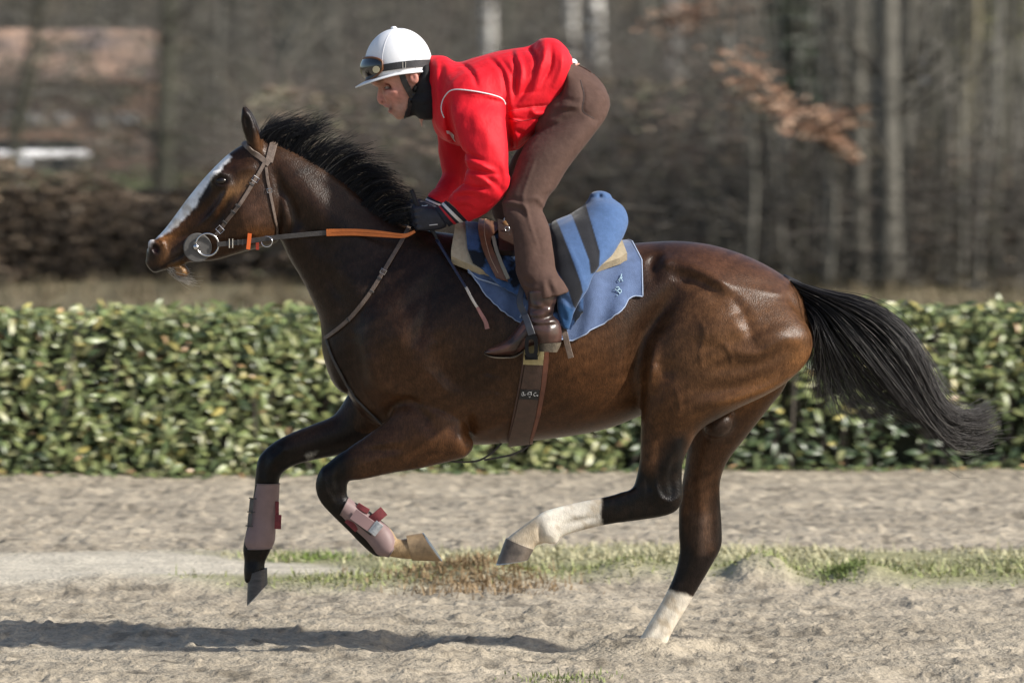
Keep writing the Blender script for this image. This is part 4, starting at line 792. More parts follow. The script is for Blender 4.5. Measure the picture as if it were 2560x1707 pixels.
# jacket
jf = Field(LO, HI, .005)
jf.loft([sec('A2', t, b, w, 0) for t, b, w in torso], k=.01, e=2.2, cap=.25)
jf.ell(W('A2', 960, 640, -.165), (.085, .06, .085), 0, k=.05); jf.ell(W('A2', 960, 700, .165), (.085, .06, .085), 0, k=.05)
jf.loft([sec('A2', t, b, w, y) for t, b, w, y in arm], k=.012, e=2.1, cap=.1); jf.loft([sec('A2', t, b, w, y) for t, b, w, y in farm], k=.015, cap=.1)
folds = [('A2', [(880, 360), (960, 420), (1010, 540)], 7, -.006), ('A2', [(1100, 320), (1190, 420), (1222, 560), (1225, 680)], 8, -.007), ('A2', [(1190, 330), (1270, 460), (1290, 600), (1240, 720)], 7, -.005), ('A2', [(1300, 270), (1340, 420), (1320, 560)], 9, .006), ('A2', [(1270, 280), (1295, 420), (1270, 600)], 7, -.006),
         ('A2', [(1380, 250), (1450, 300), (1430, 450), (1340, 600), (1260, 700)], 8, -.007), ('A2', [(1440, 190), (1420, 260), (1470, 330)], 10, -.009), ('A2', [(1520, 190), (1500, 330), (1400, 520)], 11, .007), ('A2', [(1560, 230), (1560, 380), (1480, 520)], 8, -.006), ('A2', [(1640, 260), (1640, 400), (1570, 560)], 9, .006), ('A2', [(1500, 400), (1440, 560), (1330, 670)], 8, .005),
         ('A2', [(1240, 760), (1400, 790), (1560, 740)], 5, -.005), ('A2', [(1230, 710), (1400, 690), (1600, 675)], 5, -.004), ('A2', [(1420, 690), (1440, 740), (1560, 730)], 6, .006), ('A2', [(1240, 800), (1360, 790), (1500, 790)], 5, .005), ('A2', [(1290, 860), (1360, 900)], 8, -.005), ('A2', [(1300, 580), (1500, 570)], 4, -.002),
         ('A2', [(780, 620), (790, 800), (840, 960)], 10, -.016), ('A2', [(1225, 640), (1240, 800), (1262, 1000), (1250, 1180)], 9, -.018), ('A2', [(850, 560), (1000, 570), (1180, 620)], 7, .004), ('A2', [(960, 700), (1050, 860), (1130, 1000)], 26, .006), ('A2', [(890, 1020), (960, 1050), (1060, 1090)], 7, -.007), ('A2', [(920, 1090), (1010, 1110), (1110, 1160)], 7, .006), ('A2', [(920, 1150), (1020, 1170), (1150, 1190)], 7, -.008), ('A2', [(930, 1190), (1040, 1220), (1120, 1290)], 7, .006), ('A2', [(890, 1260), (990, 1290), (1110, 1280)], 6, -.007), ('A2', [(840, 1330), (960, 1310), (1080, 1340)], 6, .005), ('A2', [(850, 1360), (950, 1350), (1030, 1390)], 6, -.006), ('A2', [(790, 1400), (900, 1400), (1000, 1440)], 6, .004), ('A2', [(830, 1450), (930, 1430), (1000, 1470)], 6, -.005), ('A2', [(1100, 1100), (1170, 1170), (1190, 1290)], 12, -.005), ('A2', [(1020, 1200), (1120, 1240), (1200, 1330)], 10, -.005),
         ('A2', [(700, 320), (690, 500), (730, 700)], 10, .006), ('A2', [(730, 360), (740, 560), (700, 760)], 10, -.006), ('A2', [(640, 800), (720, 900), (760, 1050)], 9, -.006)]
folds = [(z, p, w * .8, h * 1.75) for z, p, w, h in folds]
jf.relief(folds, y0=.0, y1=-.05, Y=-.18); jf.lumps(.018, .0012, 3)
jf.loft([sec('A2', (630, 330), (560, 760), .062, 0), sec('A2', (760, 380), (690, 770), .070, 0)], k=.006, cap=.2, sub=True)
V, F = jf.skin(2); JACKET = link_mesh('jacket', mesh_np('jacket', V, F), M_red, PERSON)
def jstrap(pts, w, m_, name, thick=.002, parent=None): return strap_on('A2', pts, w, m_, parent or JACKET, name, thick, .0005, 40, fld=jf)
jstrap([(755, 768), (735, 715), (742, 650), (765, 600), (800, 566), (850, 556), (960, 566), (1080, 588), (1170, 612), (1205, 635), (1218, 668)], .0042, M_whiteknit, 'piping', .0025)
jstrap([(1235, 722), (1400, 690), (1590, 676)], .0018, mat('stitch_red', (.62, .06, .07), .7), 'stitching', .0012)
jstrap([(1240, 772), (1330, 792), (1440, 768), (1555, 738)], .0022, mat('stitch_dark_red', (.28, .006, .012), .7), 'pocket_zip', .0015)
zp = jstrap([(1560, 742), (1600, 756), (1638, 775)], .007, mat('zip_tape', (.35, .01, .015), .6), 'zip_pull', .003); MB().tube([surf('A2', 1592, 752, .004, fld=jf)[0], surf('A2', 1618, 764, .004, fld=jf)[0]], .0022, 6).build('metal_tab', mat('brass', (.75, .55, .2), .3, metal=1), zp)
# emblem on the chest: a small leaping shape
em = NP('A2', [(768, 862), (790, 866), (815, 876), (828, 900), (834, 925), (848, 944), (830, 936), (812, 918), (800, 898), (786, 888), (776, 884)])
Vv = [surf('N', x, y, .0022, fld=jf)[0] for x, y in em]; MB().add(Vv, [tuple(range(len(Vv)))]).build('emblem', M_whiteknit, JACKET)
ball(W('A2', 1722, 352, -.02), .02, M_whiteknit, PERSON, 'shirt_tail', (.9, 2.2, .7))
# trousers
tf = Field(LO, HI, .005)
tf.loft(pelvis, k=.015, e=2.1, cap=.3); tf.loft(legs(), k=.05, cap=.08, cap0=.9); tf.loft(legs(26, -1), k=.05, cap=.08, cap0=.9); tf.ell(W('A2', 1760, 700, -.09), (.10, .07, .06), R(20), k=.04); tf.ell(W('A2', 1730, 700, 0), (.105, .12, .09), R(35), k=.06)
tf.relief([('A2', [(1780, 490), (1808, 600), (1800, 715), (1890, 778)], 4, -.005), ('A2', [(1440, 1080), (1345, 1370), (1390, 1500)], 4, .004), ('A2', [(1620, 600), (1720, 640), (1770, 640)], 6, -.005), ('A2', [(1600, 690), (1700, 680), (1780, 690)], 6, .005), ('A2', [(1560, 760), (1660, 720), (1760, 720)], 6, -.005), ('A2', [(1540, 800), (1640, 790)], 6, .004), ('A2', [(1640, 520), (1720, 480)], 6, -.004), ('A2', [(1830, 740), (1900, 690), (1960, 600)], 14, .007), ('A2', [(1860, 800), (1930, 770)], 8, -.006),
            ('A3', [(900, 180), (1000, 190), (1090, 230)], 6, -.008), ('A3', [(910, 220), (1020, 215), (1090, 250), (1110, 330)], 6, .007), ('A3', [(930, 260), (1040, 270), (1090, 330)], 8, -.007), ('A3', [(1230, 240), (1180, 180), (1090, 190)], 7, .007), ('A3', [(1250, 300), (1190, 240)], 8, -.006), ('A3', [(1080, 160), (1110, 330), (1170, 520), (1210, 640)], 4, .004), ('A3', [(1180, 520), (1210, 660)], 10, -.006), ('A3', [(1020, 700), (1060, 830), (1160, 880)], 9, -.008), ('A3', [(1020, 760), (1080, 880), (1180, 900)], 7, .007), ('A3', [(1260, 840), (1290, 900), (1320, 970)], 8, -.008), ('A3', [(1330, 790), (1300, 850), (1340, 960)], 9, .007), ('A3', [(1150, 420), (1180, 500)], 14, -.005), ('A3', [(1240, 820), (1250, 960)], 8, .006), ('A3', [(1120, 840), (1110, 960)], 9, -.005)], y0=.0, y1=-.05, Y=-.25)
tf.lumps(.02, .0010, 5)
sl_ = W('A3', 1114, 1030, -.35)[2] ; V, F = tf.skin(2); TROUSERS = link_mesh('trousers', mesh_np('trousers', V, F), M_trouser, PERSON)
strap_on('A2', [(1782, 485), (1810, 600), (1800, 718), (1888, 776)], .003, mat('seam_brown', (.035, .022, .02), .7), TROUSERS, 'pocket_seam', .0015, 0, 30, fld=tf)
strap_on('A2', [(1735, 360), (1790, 385), (1860, 428)], .005, M_trouser, TROUSERS, 'belt_loop', .004, 0, 12, fld=tf)
# boots
def boot(sg, dx):
    Y = -.362 * sg; g = lambda t, b, w: sec('B8', (t[0] + dx, t[1]), (b[0] + dx, b[1]), w, Y)
    f = Field((W('B8', 60 + dx, 0, Y)[0], Y - .09, W('B8', 0, 1480, Y)[2]), (W('B8', 1600 + dx, 0, Y)[0], Y + .09, W('B8', 0, 250, Y)[2]), .004)
    f.loft([g((905, 330), (1390, 300), .046), g((915, 500), (1385, 430), .046), g((905, 620), (1345, 580), .044), g((895, 720), (1335, 710), .043), g((890, 840), (1425, 815), .043), g((900, 980), (1468, 990), .042), g((960, 1110), (1462, 1130), .038)], k=.01, cap=.3)
    f.loft([g((1200, 850), (1250, 1140), .04), g((1000, 760), (1060, 1150), .042), g((840, 790), (880, 1250), .043), g((720, 930), (720, 1355), .046), g((600, 1065), (560, 1372), .047), g((450, 1172), (400, 1375), .042), g((300, 1235), (280, 1358), .032), g((205, 1290), (205, 1335), .014)], k=.03, cap=.5)
    if sg > 0:
        f.relief([('B8', [(920, 560), (1060, 600), (1200, 560), (1340, 570)], 5, -.006), ('B8', [(1000, 510), (1150, 570), (1250, 600)], 6, .005), ('B8', [(910, 680), (1100, 700), (1260, 640)], 5, .005), ('B8', [(1150, 760), (1260, 720), (1360, 690)], 6, -.006), ('B8', [(920, 780), (1100, 830), (1340, 810)], 6, .006), ('B8', [(950, 850), (1150, 860), (1380, 840)], 5, -.006), ('B8', [(1270, 520), (1260, 620), (1230, 680)], 6, .005)], y0=Y + .02, y1=Y - .02, Y=Y)
    V_, F_ = f.skin(2); o = link_mesh('boot', mesh_np('boot', V_, F_), M_bootl, PERSON)
    mb = MB(); rings([g((1080, 1155), (1460, 1150), .038), g((1085, 1200), (1440, 1215), .037), g((1095, 1290), (1390, 1305), .036)], 24, 3.2, mb).build('heel', M_sole, o, 'auto')
    rings([g((830, 1290), (838, 1312), .042), g((700, 1365), (700, 1392), .046), g((560, 1382), (555, 1406), .048), g((400, 1382), (400, 1404), .043), g((280, 1362), (285, 1382), .033), g((192, 1322), (200, 1340), .014)], 16, 4, sub=24).build('sole', M_sole, o, 'auto')
    return o
boot(1, 0); boot(-1, -170)
# gloves with five fingers, closed on the reins and whip
def glove(sg, dx, dy, Yo):
    g = lambda x, y, Y: W('B7', x + dx, y + dy, Yo + sg * Y)
    f = Field(g(80, 760, 0) - np.array([.02, .13, .02]), g(700, 150, 0) + np.array([.02, .13, .03]), .0034)
    s_ = lambda t, b, w, y: sec('B7', (t[0] + dx, t[1] + dy), (b[0] + dx, b[1] + dy), w, Yo + sg * y)
    f.loft([s_((450, 310), (590, 570), .030, -.012), s_((410, 292), (520, 595), .031, -.012), s_((340, 290), (420, 610), .030, -.014), s_((255, 310), (290, 610), .022, -.016)], k=.008, e=2.4, cap=.5)
    for i in range(4):
        y = 330 + 76 * i; x = 235 + 12 * i; r = (.0112, .0115, .011, .0098)[i]; L = (1, 1.1, 1.02, .85)[i]
        f.chain([g(x + 60, y, -.024), g(x - 20, y + 6, -.026), g(x - 52 * L, y + 12, .008), g(x - 8, y + 14, .030), g(x + 55, y + 10, .024)], [r * 1.05, r * 1.05, r, r * .92, r * .8], k=.004)
    f.chain([g(430, 320, .008), g(330, 280, .020), g(245, 275, .018), g(190, 292, .010)], [.014, .0125, .011, .009], k=.006)
    V_, F_ = f.skin(2); o = link_mesh('glove', mesh_np('glove', V_, F_), M_glove, PERSON); return o, f, g
gl, gfld, gg = glove(1, 0, 0, -.10); gl2, _, _ = glove(-1, -75, -35, .005)
strap_on('B7', [(385, 538), (440, 532), (490, 528)], .003, M_whiteknit, gl, 'logo_bar', .0015, .0005, 8, fld=gfld)
strap_on('B7', [(285, 282), (310, 292), (330, 288), (362, 282)], .0035, M_whiteknit, gl, 'logo_mark', .0015, .0005, 8, fld=gfld)
def cuff(z, rows, y):
    base = rings([sec(z, t, b, w, yy) for (t, b, w), yy in zip(rows, y)], 28, cap=False, sub=20).build('cuff', M_navy, PERSON, True)
    R_ = [np.array(sec(z, t, b, w, yy)) for (t, b, w), yy in zip(rows, y)]; R_ = spl(np.hstack([(np.array(R_)[:, :2] + np.array(R_)[:, 2:4]) / 2, np.zeros((len(R_), 1)), np.array(R_)]), 41)[:, 3:]
    for a, b, m_ in ((8, 17, M_whiteknit), (22, 29, M_redknit)):
        q = R_[a:b].copy(); c = (q[:, :2] + q[:, 2:4]) / 2; q[:, :2] = c + (q[:, :2] - c) * 1.035; q[:, 2:4] = c + (q[:, 2:4] - c) * 1.035; q[:, 4] *= 1.035
        rings(q, 28, cap=False).build('stripe', m_, base, True)
cuff('B7', [((600, 215), (880, 480), .042), ((535, 275), (760, 510), .041), ((495, 295), (690, 535), .039), ((450, 300), (640, 560), .037)], (-.13, -.124, -.118, -.112))
cuff('B7', [((360, 160), (560, 250), .040), ((338, 205), (545, 290), .040), ((325, 235), (520, 330), .038), ((300, 265), (490, 370), .036)], (.06, .05, .04, .03))

# helmet, goggles, neck warmer
HELMET = thing('helmet', tuple(W('A8', 570, 700, 0)), None, None); HELMET.parent = PERSON; HELMET.location = Vector(W('A8', 570, 700, 0)) - PERSON.location
HELMET_O = HELMET
hc = W('A8', 578, 610, 0); hr = np.array([505, 0, 540]) / 6.0308 / 700; hr[1] = .100
def dome(th, ph, sc=1.0):
    """th round from the front, ph up"""
    return hc + sc * hr * np.array([-math.cos(th) * math.cos(ph), -math.sin(th) * math.cos(ph), math.sin(ph)])
def base_ph(th):
    # the lower rim dips towards the peak in front and stays level at the back
    c = (1 + math.cos(th)) / 2; return R(-17) * c ** 1.6 - R(11)
nt_, np_ = 64, 20; Vv = []; Ff = []
for i in range(np_ + 1):
    for j in range(nt_):
        th = 2 * math.pi * j / nt_; b = base_ph(th); ph = b + (math.pi / 2 - b) * i / np_ * .999; Vv.append(dome(th, ph))
for i in range(np_):
    for j in range(nt_): Ff.append((i * nt_ + j, i * nt_ + (j + 1) % nt_, (i + 1) * nt_ + (j + 1) % nt_, (i + 1) * nt_ + j))
MB().add(Vv, Ff).build('shell', M_plain_white, HELMET, True)
for j in range(6):
    th = math.pi * 2 * j / 6 + R(62); b = base_ph(th); MB().tube([dome(th, b + (R(88) - b) * k / 20, 1.001) for k in range(21)], .0011, 5).build('seam', mat('seam_white', (.66, .66, .68), .7), HELMET, True)
ball(dome(0, R(90)) + np.array([-.016, 0, .001]), .011, M_plain_white, HELMET, 'button', (1, 1, .55))
# peak and rim: a thin curled brim all round, long in front
Vv = []; Ff = []; nb = 72
for j in range(nb):
    th = 2 * math.pi * j / nb; c = max(math.cos(th), 0); p0 = dome(th, base_ph(th)); ln = .008 + .040 * c ** 1.6; o = np.array([-math.cos(th) * .9, -math.sin(th) * .8, 0]); o /= np.linalg.norm(o)
    dn = np.array([0, 0, -1.0])
    for t, up in ((0, 0), (.5, 0), (1, 0), (1, 1), (.5, 1), (0, 1)):
        Vv.append(p0 + o * ln * t + dn * (ln * t * (.40 + .12 * t * c)) + np.array([0, 0, .0045 * up + .002 * (1 - t)]))
for j in range(nb):
    for q in range(6): Ff.append((j * 6 + q, ((j + 1) % nb) * 6 + q, ((j + 1) % nb) * 6 + (q + 1) % 6, j * 6 + (q + 1) % 6))
MB().add(Vv, Ff).build('peak', M_plain_white, HELMET, True)
M_strap = mat('goggle_strap', (.03, .03, .034), .6, vary=.2, bump=.3, bscale=200); M_lens = mat('goggle_lens', (.006, .008, .010), .06, spec=.9, coat=.5); M_gframe = mat('goggle_frame', (.14, .055, .02), .4)
GOG = bpy.data.objects.new('goggles', None); COL.objects.link(GOG); GOG.parent = PERSON; GOG.location = HELMET.location
def gdome(th, dz, sc):
    ph = base_ph(th) + dz; return dome(th, ph, sc)
Vv, Ff = [], []; na = 44
for i in range(na + 1):
    th = -R(64) + R(128) * i / na; e_ = math.sqrt(max(0, 1 - abs(th / R(66)) ** 3)); nose = .25 * math.exp(-(th / R(13)) ** 2)
    for k in range(9):
        s2 = k / 8; dz = R(19) + (s2 - .5) * R(36) * e_ + (nose * R(12) * (1 - s2)); bul = 1.06 + .10 * math.sin(s2 * math.pi) * e_; Vv.append(gdome(th, dz, bul))
for i in range(na):
    for k in range(8): Ff.append((i * 9 + k, (i + 1) * 9 + k, (i + 1) * 9 + k + 1, i * 9 + k + 1))
MB().add(Vv, Ff).build('lens', M_lens, GOG, True)
rim = [Vv[i * 9 + 8] for i in range(na + 1)] + [Vv[i * 9] for i in range(na, -1, -1)]; MB().tube([np.array(p) for p in rim], .0042, 7, closed=True).build('frame', M_gframe, GOG, True)
q = gdome(R(55), R(15), 1.14); MB().tube([q + np.array([.002, .006, 0]), q + np.array([0, -.003, 0])], [.0125, .0125], 20).build('vent', mat('vent_disc', (.42, .38, .25), .5), GOG, 'auto')
th_ = [R(62) + R(236) * i / 50 for i in range(51)]; Pp_ = np.array([gdome(t, R(15) - R(2) * math.sin((t - R(62)) / R(236) * math.pi), 1.012) for t in th_]); MB().strip(Pp_, (Pp_ - hc), .0125, .003).build('strap', M_strap, GOG, 'auto')
t0 = R(100); pb = gdome(t0, R(14), 1.05); bm_ = MB(); s_ = .011
bm_.tube([pb + np.array(v) for v in ((-.004, 0, -s_), (.006, 0, -s_), (.006, 0, s_), (-.004, 0, s_))], .0012, 6, closed=True).build('buckle', mat('buckle_steel', (.6, .6, .6), .3, metal=1), GOG)
nf_ = Field(LO, HI, .005)
nf_.loft([sec('A8', (905, 650), (1075, 620), .070, 0), sec('A8', (880, 760), (1110, 720), .083, 0), sec('A8', (770, 930), (1150, 850), .085, 0), sec('A8', (745, 1080), (1240, 960), .090, 0), sec('A8', (735, 1200), (1260, 1100), .090, 0), sec('A8', (800, 1330), (1240, 1250), .086, 0), sec('A8', (880, 1420), (1200, 1400), .07, 0)], k=.01, cap=.25)
nf_.loft([sec('A8', (738, 1200), (900, 1150), .05, 0), sec('A8', (700, 1330), (860, 1260), .045, 0), sec('A8', (672, 1408), (800, 1350), .036, 0)], k=.02, cap=.4)
nf_.relief([('A8', [(780, 1000), (900, 1050), (1100, 1000)], 6, -.005), ('A8', [(760, 1120), (900, 1180), (1120, 1130)], 6, .005)], y0=.02, y1=-.04, Y=-.05)
V, F = nf_.skin(2); link_mesh('neck_warmer', mesh_np('neck_warmer', V, F), M_black, PERSON)
M_har = mat('harness_webbing', (.010, .010, .012), .4, spec=.6, bump=.2, bscale=150)
def hs(pts, w, off=.004):
    out = []; nn = []
    for x, y in spl([(a, b, 0) for a, b in pts], 16)[:, :2]:
        p, n = surf('A8', x, y, off, -.07, bf); p2, n2 = surf('A8', x, y, off, -.07, nf_)
        if p2[1] < p[1] and nf_.sample(p[None])[0] < .004: p, n = p2, n2
        out.append(p); nn.append(n)
    return MB().strip(np.array(out), np.array(nn), w / 2, .004).build('chin_strap', M_har, HELMET_O, 'auto')
hs([(625, 735), (665, 860), (730, 990), (780, 1080)], .022); hs([(860, 940), (825, 1010), (790, 1090)], .014); hs([(790, 1060), (760, 1180), (715, 1320), (690, 1395)], .017)
# ================================================================ tack
M_leather = mat('bridle_leather', (.13, .095, .075), .5, spec=.5, vary=.3, vscale=60, bump=.35, bscale=150)
M_leatherd = mat('rein_leather', (.045, .040, .038), .55, vary=.3, vscale=60, bump=.4, bscale=200)
M_brownl = mat('saddle_leather', (.16, .075, .038), .42, spec=.5, vary=.25, vscale=30, bump=.25, bscale=90)
M_steel = mat('bit_steel', (.62, .62, .64), .25, metal=1)
M_rubber = mat('grey_rubber', (.095, .09, .085), .75, vary=.2, vscale=40, bump=.2, bscale=120)
M_orange = mat('orange_rubber', (.62, .17, .035), .55, vary=.1, vscale=60, bump=.3, bscale=240)
M_tab = mat('orange_tab', (.70, .13, .02), .6)
def torus(c, r, tr, nrm, m_, parent, name, n=32, sx=1, sz=1, ang=0):
    nrm = np.array(nrm, float); nrm /= np.linalg.norm(nrm); a = np.cross(nrm, [0, 0, 1]); a /= np.linalg.norm(a); b = np.cross(a, nrm)
    if ang: a, b = a * math.cos(ang) + b * math.sin(ang), -a * math.sin(ang) + b * math.cos(ang)
    return MB().tube([c + r * (sx * a * math.cos(2 * math.pi * i / n) + sz * b * math.sin(2 * math.pi * i / n)) for i in range(n)], tr, 8, closed=True).build(name, m_, parent, True)
def buckle_at(zid, x, y, dx, dy, w, l, parent, name='buckle'):
    p, n = surf(zid, x, y, .007); p2, _ = surf(zid, x + dx, y + dy, .007); t = p2 - p; t /= np.linalg.norm(t); s_ = np.cross(n, t)
    MB().tube([p + t * a * l / 2 + s_ * b * w / 2 for a, b in ((-1, -1), (1, -1), (1, 1), (-1, 1))], .0016, 6, closed=True).build(name, M_steel, parent)
BR = thing('bridle', tuple(W('A1', 560, 1165, -.08)), 'brown leather bridle on the horse head with grey bit guard and steel ring', 'bridle')
strap_on('A1', [(1098, 315), (1075, 390), (1040, 520)], .029, M_leather, BR, 'headpiece', .005)
strap_on('A1', [(838, 362), (880, 400), (940, 455), (1040, 540)], .020, M_leather, BR, 'browband', .005)
ck = strap_on('A1', [(1005, 530), (930, 660), (860, 780), (790, 885), (720, 970), (652, 1062), (620, 1095)], .0135, M_leather, BR, 'cheekpiece', .004, .003)
th2 = strap_on('A1', [(1018, 560), (1028, 640), (1052, 770), (1075, 900), (1092, 1000), (1102, 1100)], .0105, M_leather, BR, 'throatlash', .004, .003)
buckle_at('A1', 935, 655, -40, 65, .022, .018, BR); buckle_at('A1', 662, 1045, -30, 30, .024, .020, BR); buckle_at('A1', 1046, 745, 8, 60, .017, .014, BR)
for x, y, dx, dy in ((905, 695, -40, 65), (800, 862, -40, 60), (765, 910, -40, 60), (700, 990, -40, 45)):
    p, n = surf('A1', x, y, .006); p2, _ = surf('A1', x + dx, y + dy, .006); t = (p2 - p) / np.linalg.norm(p2 - p); s2 = np.cross(n, t)
    MB().strip([p - s2 * .009, p, p + s2 * .009], n, .004, .003).build('keeper', M_leatherd, BR)
gp, gn = surf('A1', 520, 1180, .012); gy = gp[1] - .006
gc = W('A1', 482, 1190, gy); mb = MB(); n_ = 40
cir = [(gc + np.array([.0505 * math.cos(q), 0, .0525 * math.sin(q)])) for q in np.linspace(0, 2 * math.pi, n_, endpoint=False)]
V8 = [c for c in cir] + [c + np.array([0, .007, 0]) for c in cir] + [gc + (c - gc) * .93 + np.array([0, -.003, 0]) for c in cir]
mb.add(V8, [(i, (i + 1) % n_, n_ + (i + 1) % n_, n_ + i) for i in range(n_)] + [(2 * n_ + i, 2 * n_ + (i + 1) % n_, (i + 1) % n_, i) for i in range(n_)] + [tuple(2 * n_ + i for i in range(n_)), tuple(n_ + i for i in range(n_))])
mb.build('bit_guard', M_rubber, BR, 'auto')
rc = W('A1', 560, 1166, gy - .009); torus(rc, 88 / 3.1365 / 700, .0033, (0, 1, .1), M_steel, BR, 'bit_ring')
ball(W('A1', 472, 1184, gy - .010), .0115, M_steel, BR, 'bit_joint')
# reins
RN = thing('reins', tuple(W('A1', 1500, 1080, -.13)), 'dark leather reins with orange rubber grips from bit to gloved hands', 'reins')
def free(zid, pts, Ys, n=40, clear=.012):
    q = spl([(a, b, y * 1000) for (a, b), y in zip(pts, Ys)], n); o = []
    for a, b, y in q:
        p = W(zid, a, b, y / 1000); s_, _ = surf(zid, a, b)
        if hf.sample(p[None])[0] < clear: p = W(zid, a, b, min(p[1], s_[1] - clear))
        o.append(p)
    o = np.array(o)
    for _ in range(3): o[1:-1] = (o[:-2] + 2 * o[1:-1] + o[2:]) / 4
    return o
ry = gy - .012
rp = free('A1', [(636, 1165), (740, 1155), (860, 1142), (1100, 1110), (1300, 1090), (1505, 1072)], [ry, ry, ry - .005, ry - .015, ry - .02, ry - .02]); MB().strip(rp, (0, -1, 0), .0088, .004).build('rein_strap', M_leatherd, RN)
gp_ = free('A1', [(1496, 1072), (1700, 1068), (1900, 1080), (2060, 1096), (2120, 1094), (2185, 1062)], [ry - .021, ry - .022, -.13, -.125, -.12, -.11]); gr_ = MB().strip(gp_, (0, -1, 0), np.interp(np.linspace(0, 1, len(gp_)), [0, .5, .85, 1], [.0125, .012, .008, .005]), .006).build('rubber_grip', M_orange, RN, 'auto')
st_ = [p + np.array([0, -.0066, 0]) for p in gp_[2:34]]; MB().tube(st_, .0008, 4).build('stitching', mat('stitch_orange', (.35, .09, .02), .7), gr_)
MB().tube([rp[5] + np.array(v) for v in ((-.006, -.006, -.016), (.006, -.006, -.016), (.006, -.006, .016), (-.006, -.006, .016))], .0019, 6, closed=True).build('buckle', M_steel, RN)
for x, w_ in ((800, .005), (838, .005)):
    c = W('A1', x, 1147, ry - .007); MB().box(c, (w_, .006, .021)).build('keeper', M_leatherd, RN)
c = W('A1', 886, 1140, ry - .012); MB().box(c, (.0135, .007, .057), Matrix.Rotation(R(6), 3, 'Y')).build('rein_stop', M_tab, RN)
c = W('A1', 952, 1175, ry + .015); MB().box(c, (.011, .006, .028)).build('rein_stop', mat('red_tab', (.30, .03, .012), .6), RN)
torus(W('A1', 1026, 1142, ry - .014), .0185, .0022, (.5, 1, 0), M_steel, RN, 'martingale_ring', sx=1.2)
# far rein, same line on the other side of the neck
fp = np.array([W('A1', x, y, yy) for x, y, yy in spl([(640, 1165, .08), (1100, 1112, .12), (1500, 1075, .15), (1900, 1082, .13), (2100, 1060, .04)], 30)]); MB().strip(fp, (0, 1, 0), .0088, .004).build('rein_strap', M_leatherd, RN)
MG_ = thing('martingale', tuple(surf('A7', 292, 718, .004)[0]), 'narrow brown leather martingale running down the neck and chest', 'martingale')
strap_on('A7', [(812, 30), (770, 110), (700, 230), (640, 330), (560, 450), (450, 590), (360, 670), (292, 722)], .0145, M_leather, MG_, 'neck_strap', .004, .004, 50)
strap_on('A7', [(296, 730), (330, 830), (390, 950), (470, 1080), (560, 1180), (650, 1258)], .0095, M_leatherd, MG_, 'chest_strap', .004, .004, 40)
buckle_at('A7', 655, 305, -30, 50, .020, .016, MG_)
for x, y in ((632, 345), (582, 425), (438, 605)):
    p, n = surf('A7', x, y, .007); p2, _ = surf('A7', x - 30, y + 45, .007); t = (p2 - p) / np.linalg.norm(p2 - p); s2 = np.cross(n, t); MB().strip([p - s2 * .009, p, p + s2 * .009], n, .003, .003).build('keeper', M_leatherd, MG_)
for pts in ([(1400, 1385), (1340, 1445), (1250, 1495), (1130, 1502), (1010, 1490)], [(1588, 1372), (1560, 1410), (1470, 1455), (1350, 1480), (1290, 1490)]):
    MB().strip(spl([W('A7', a, b, -.03) for a, b in pts], 24), (0, -1, 0), .0035, .003).build('girth_strap', M_leatherd, MG_)

# ---- things laid over the back
ZC = W('F', 1300, 760, 0)[2]
def march(x, ph, off):
    """distance from the body's axis at which the coat (plus off) is reached, looking out at angle ph (0 = up, negative = near side)"""
    x = np.asarray(x, float); ph = np.asarray(ph, float); r = np.linspace(.04, .42, 130)
    Pq = np.stack([np.broadcast_to(x[..., None], x.shape + (130,)), np.sin(ph)[..., None] * r, ZC + np.cos(ph)[..., None] * r], -1)
    d = hf.sample(Pq) - off; k = np.argmax(d > 0, -1); k = np.clip(k, 1, 129)
    d1 = np.take_along_axis(d, k[..., None], -1)[..., 0]; d0 = np.take_along_axis(d, k[..., None] - 1, -1)[..., 0]; f = d0 / np.where(d0 - d1 == 0, 1, d0 - d1)
    rr = r[k - 1] + (r[1] - r[0]) * np.clip(f, 0, 1); return np.stack([x, np.sin(ph) * rr, ZC + np.cos(ph) * rr], -1)
def shell(A, B, name, m_, parent, cols=None):
    """closed slab between two grids of points"""
    a, b = A.shape[:2]; V_ = np.vstack([A.reshape(-1, 3), B.reshape(-1, 3)]); n = a * b; F_ = []
    id_ = np.arange(n).reshape(a, b)
    q = np.stack([id_[:-1, :-1], id_[1:, :-1], id_[1:, 1:], id_[:-1, 1:]], -1).reshape(-1, 4); F_ = [q[:, ::-1], q + n]
    for L in (id_[0], id_[-1][::-1], id_[:, 0][::-1], id_[:, -1]): F_.append(np.stack([L[:-1], L[1:], L[1:] + n, L[:-1] + n], 1))
    o = link_mesh(name, mesh_np(name, V_, np.vstack(F_), cols), m_, parent); me = o.data
    bm = bmesh.new(); bm.from_mesh(me); bmesh.ops.recalc_face_normals(bm, faces=bm.faces); bm.to_mesh(me); bm.free(); sharp(o, 50); return o
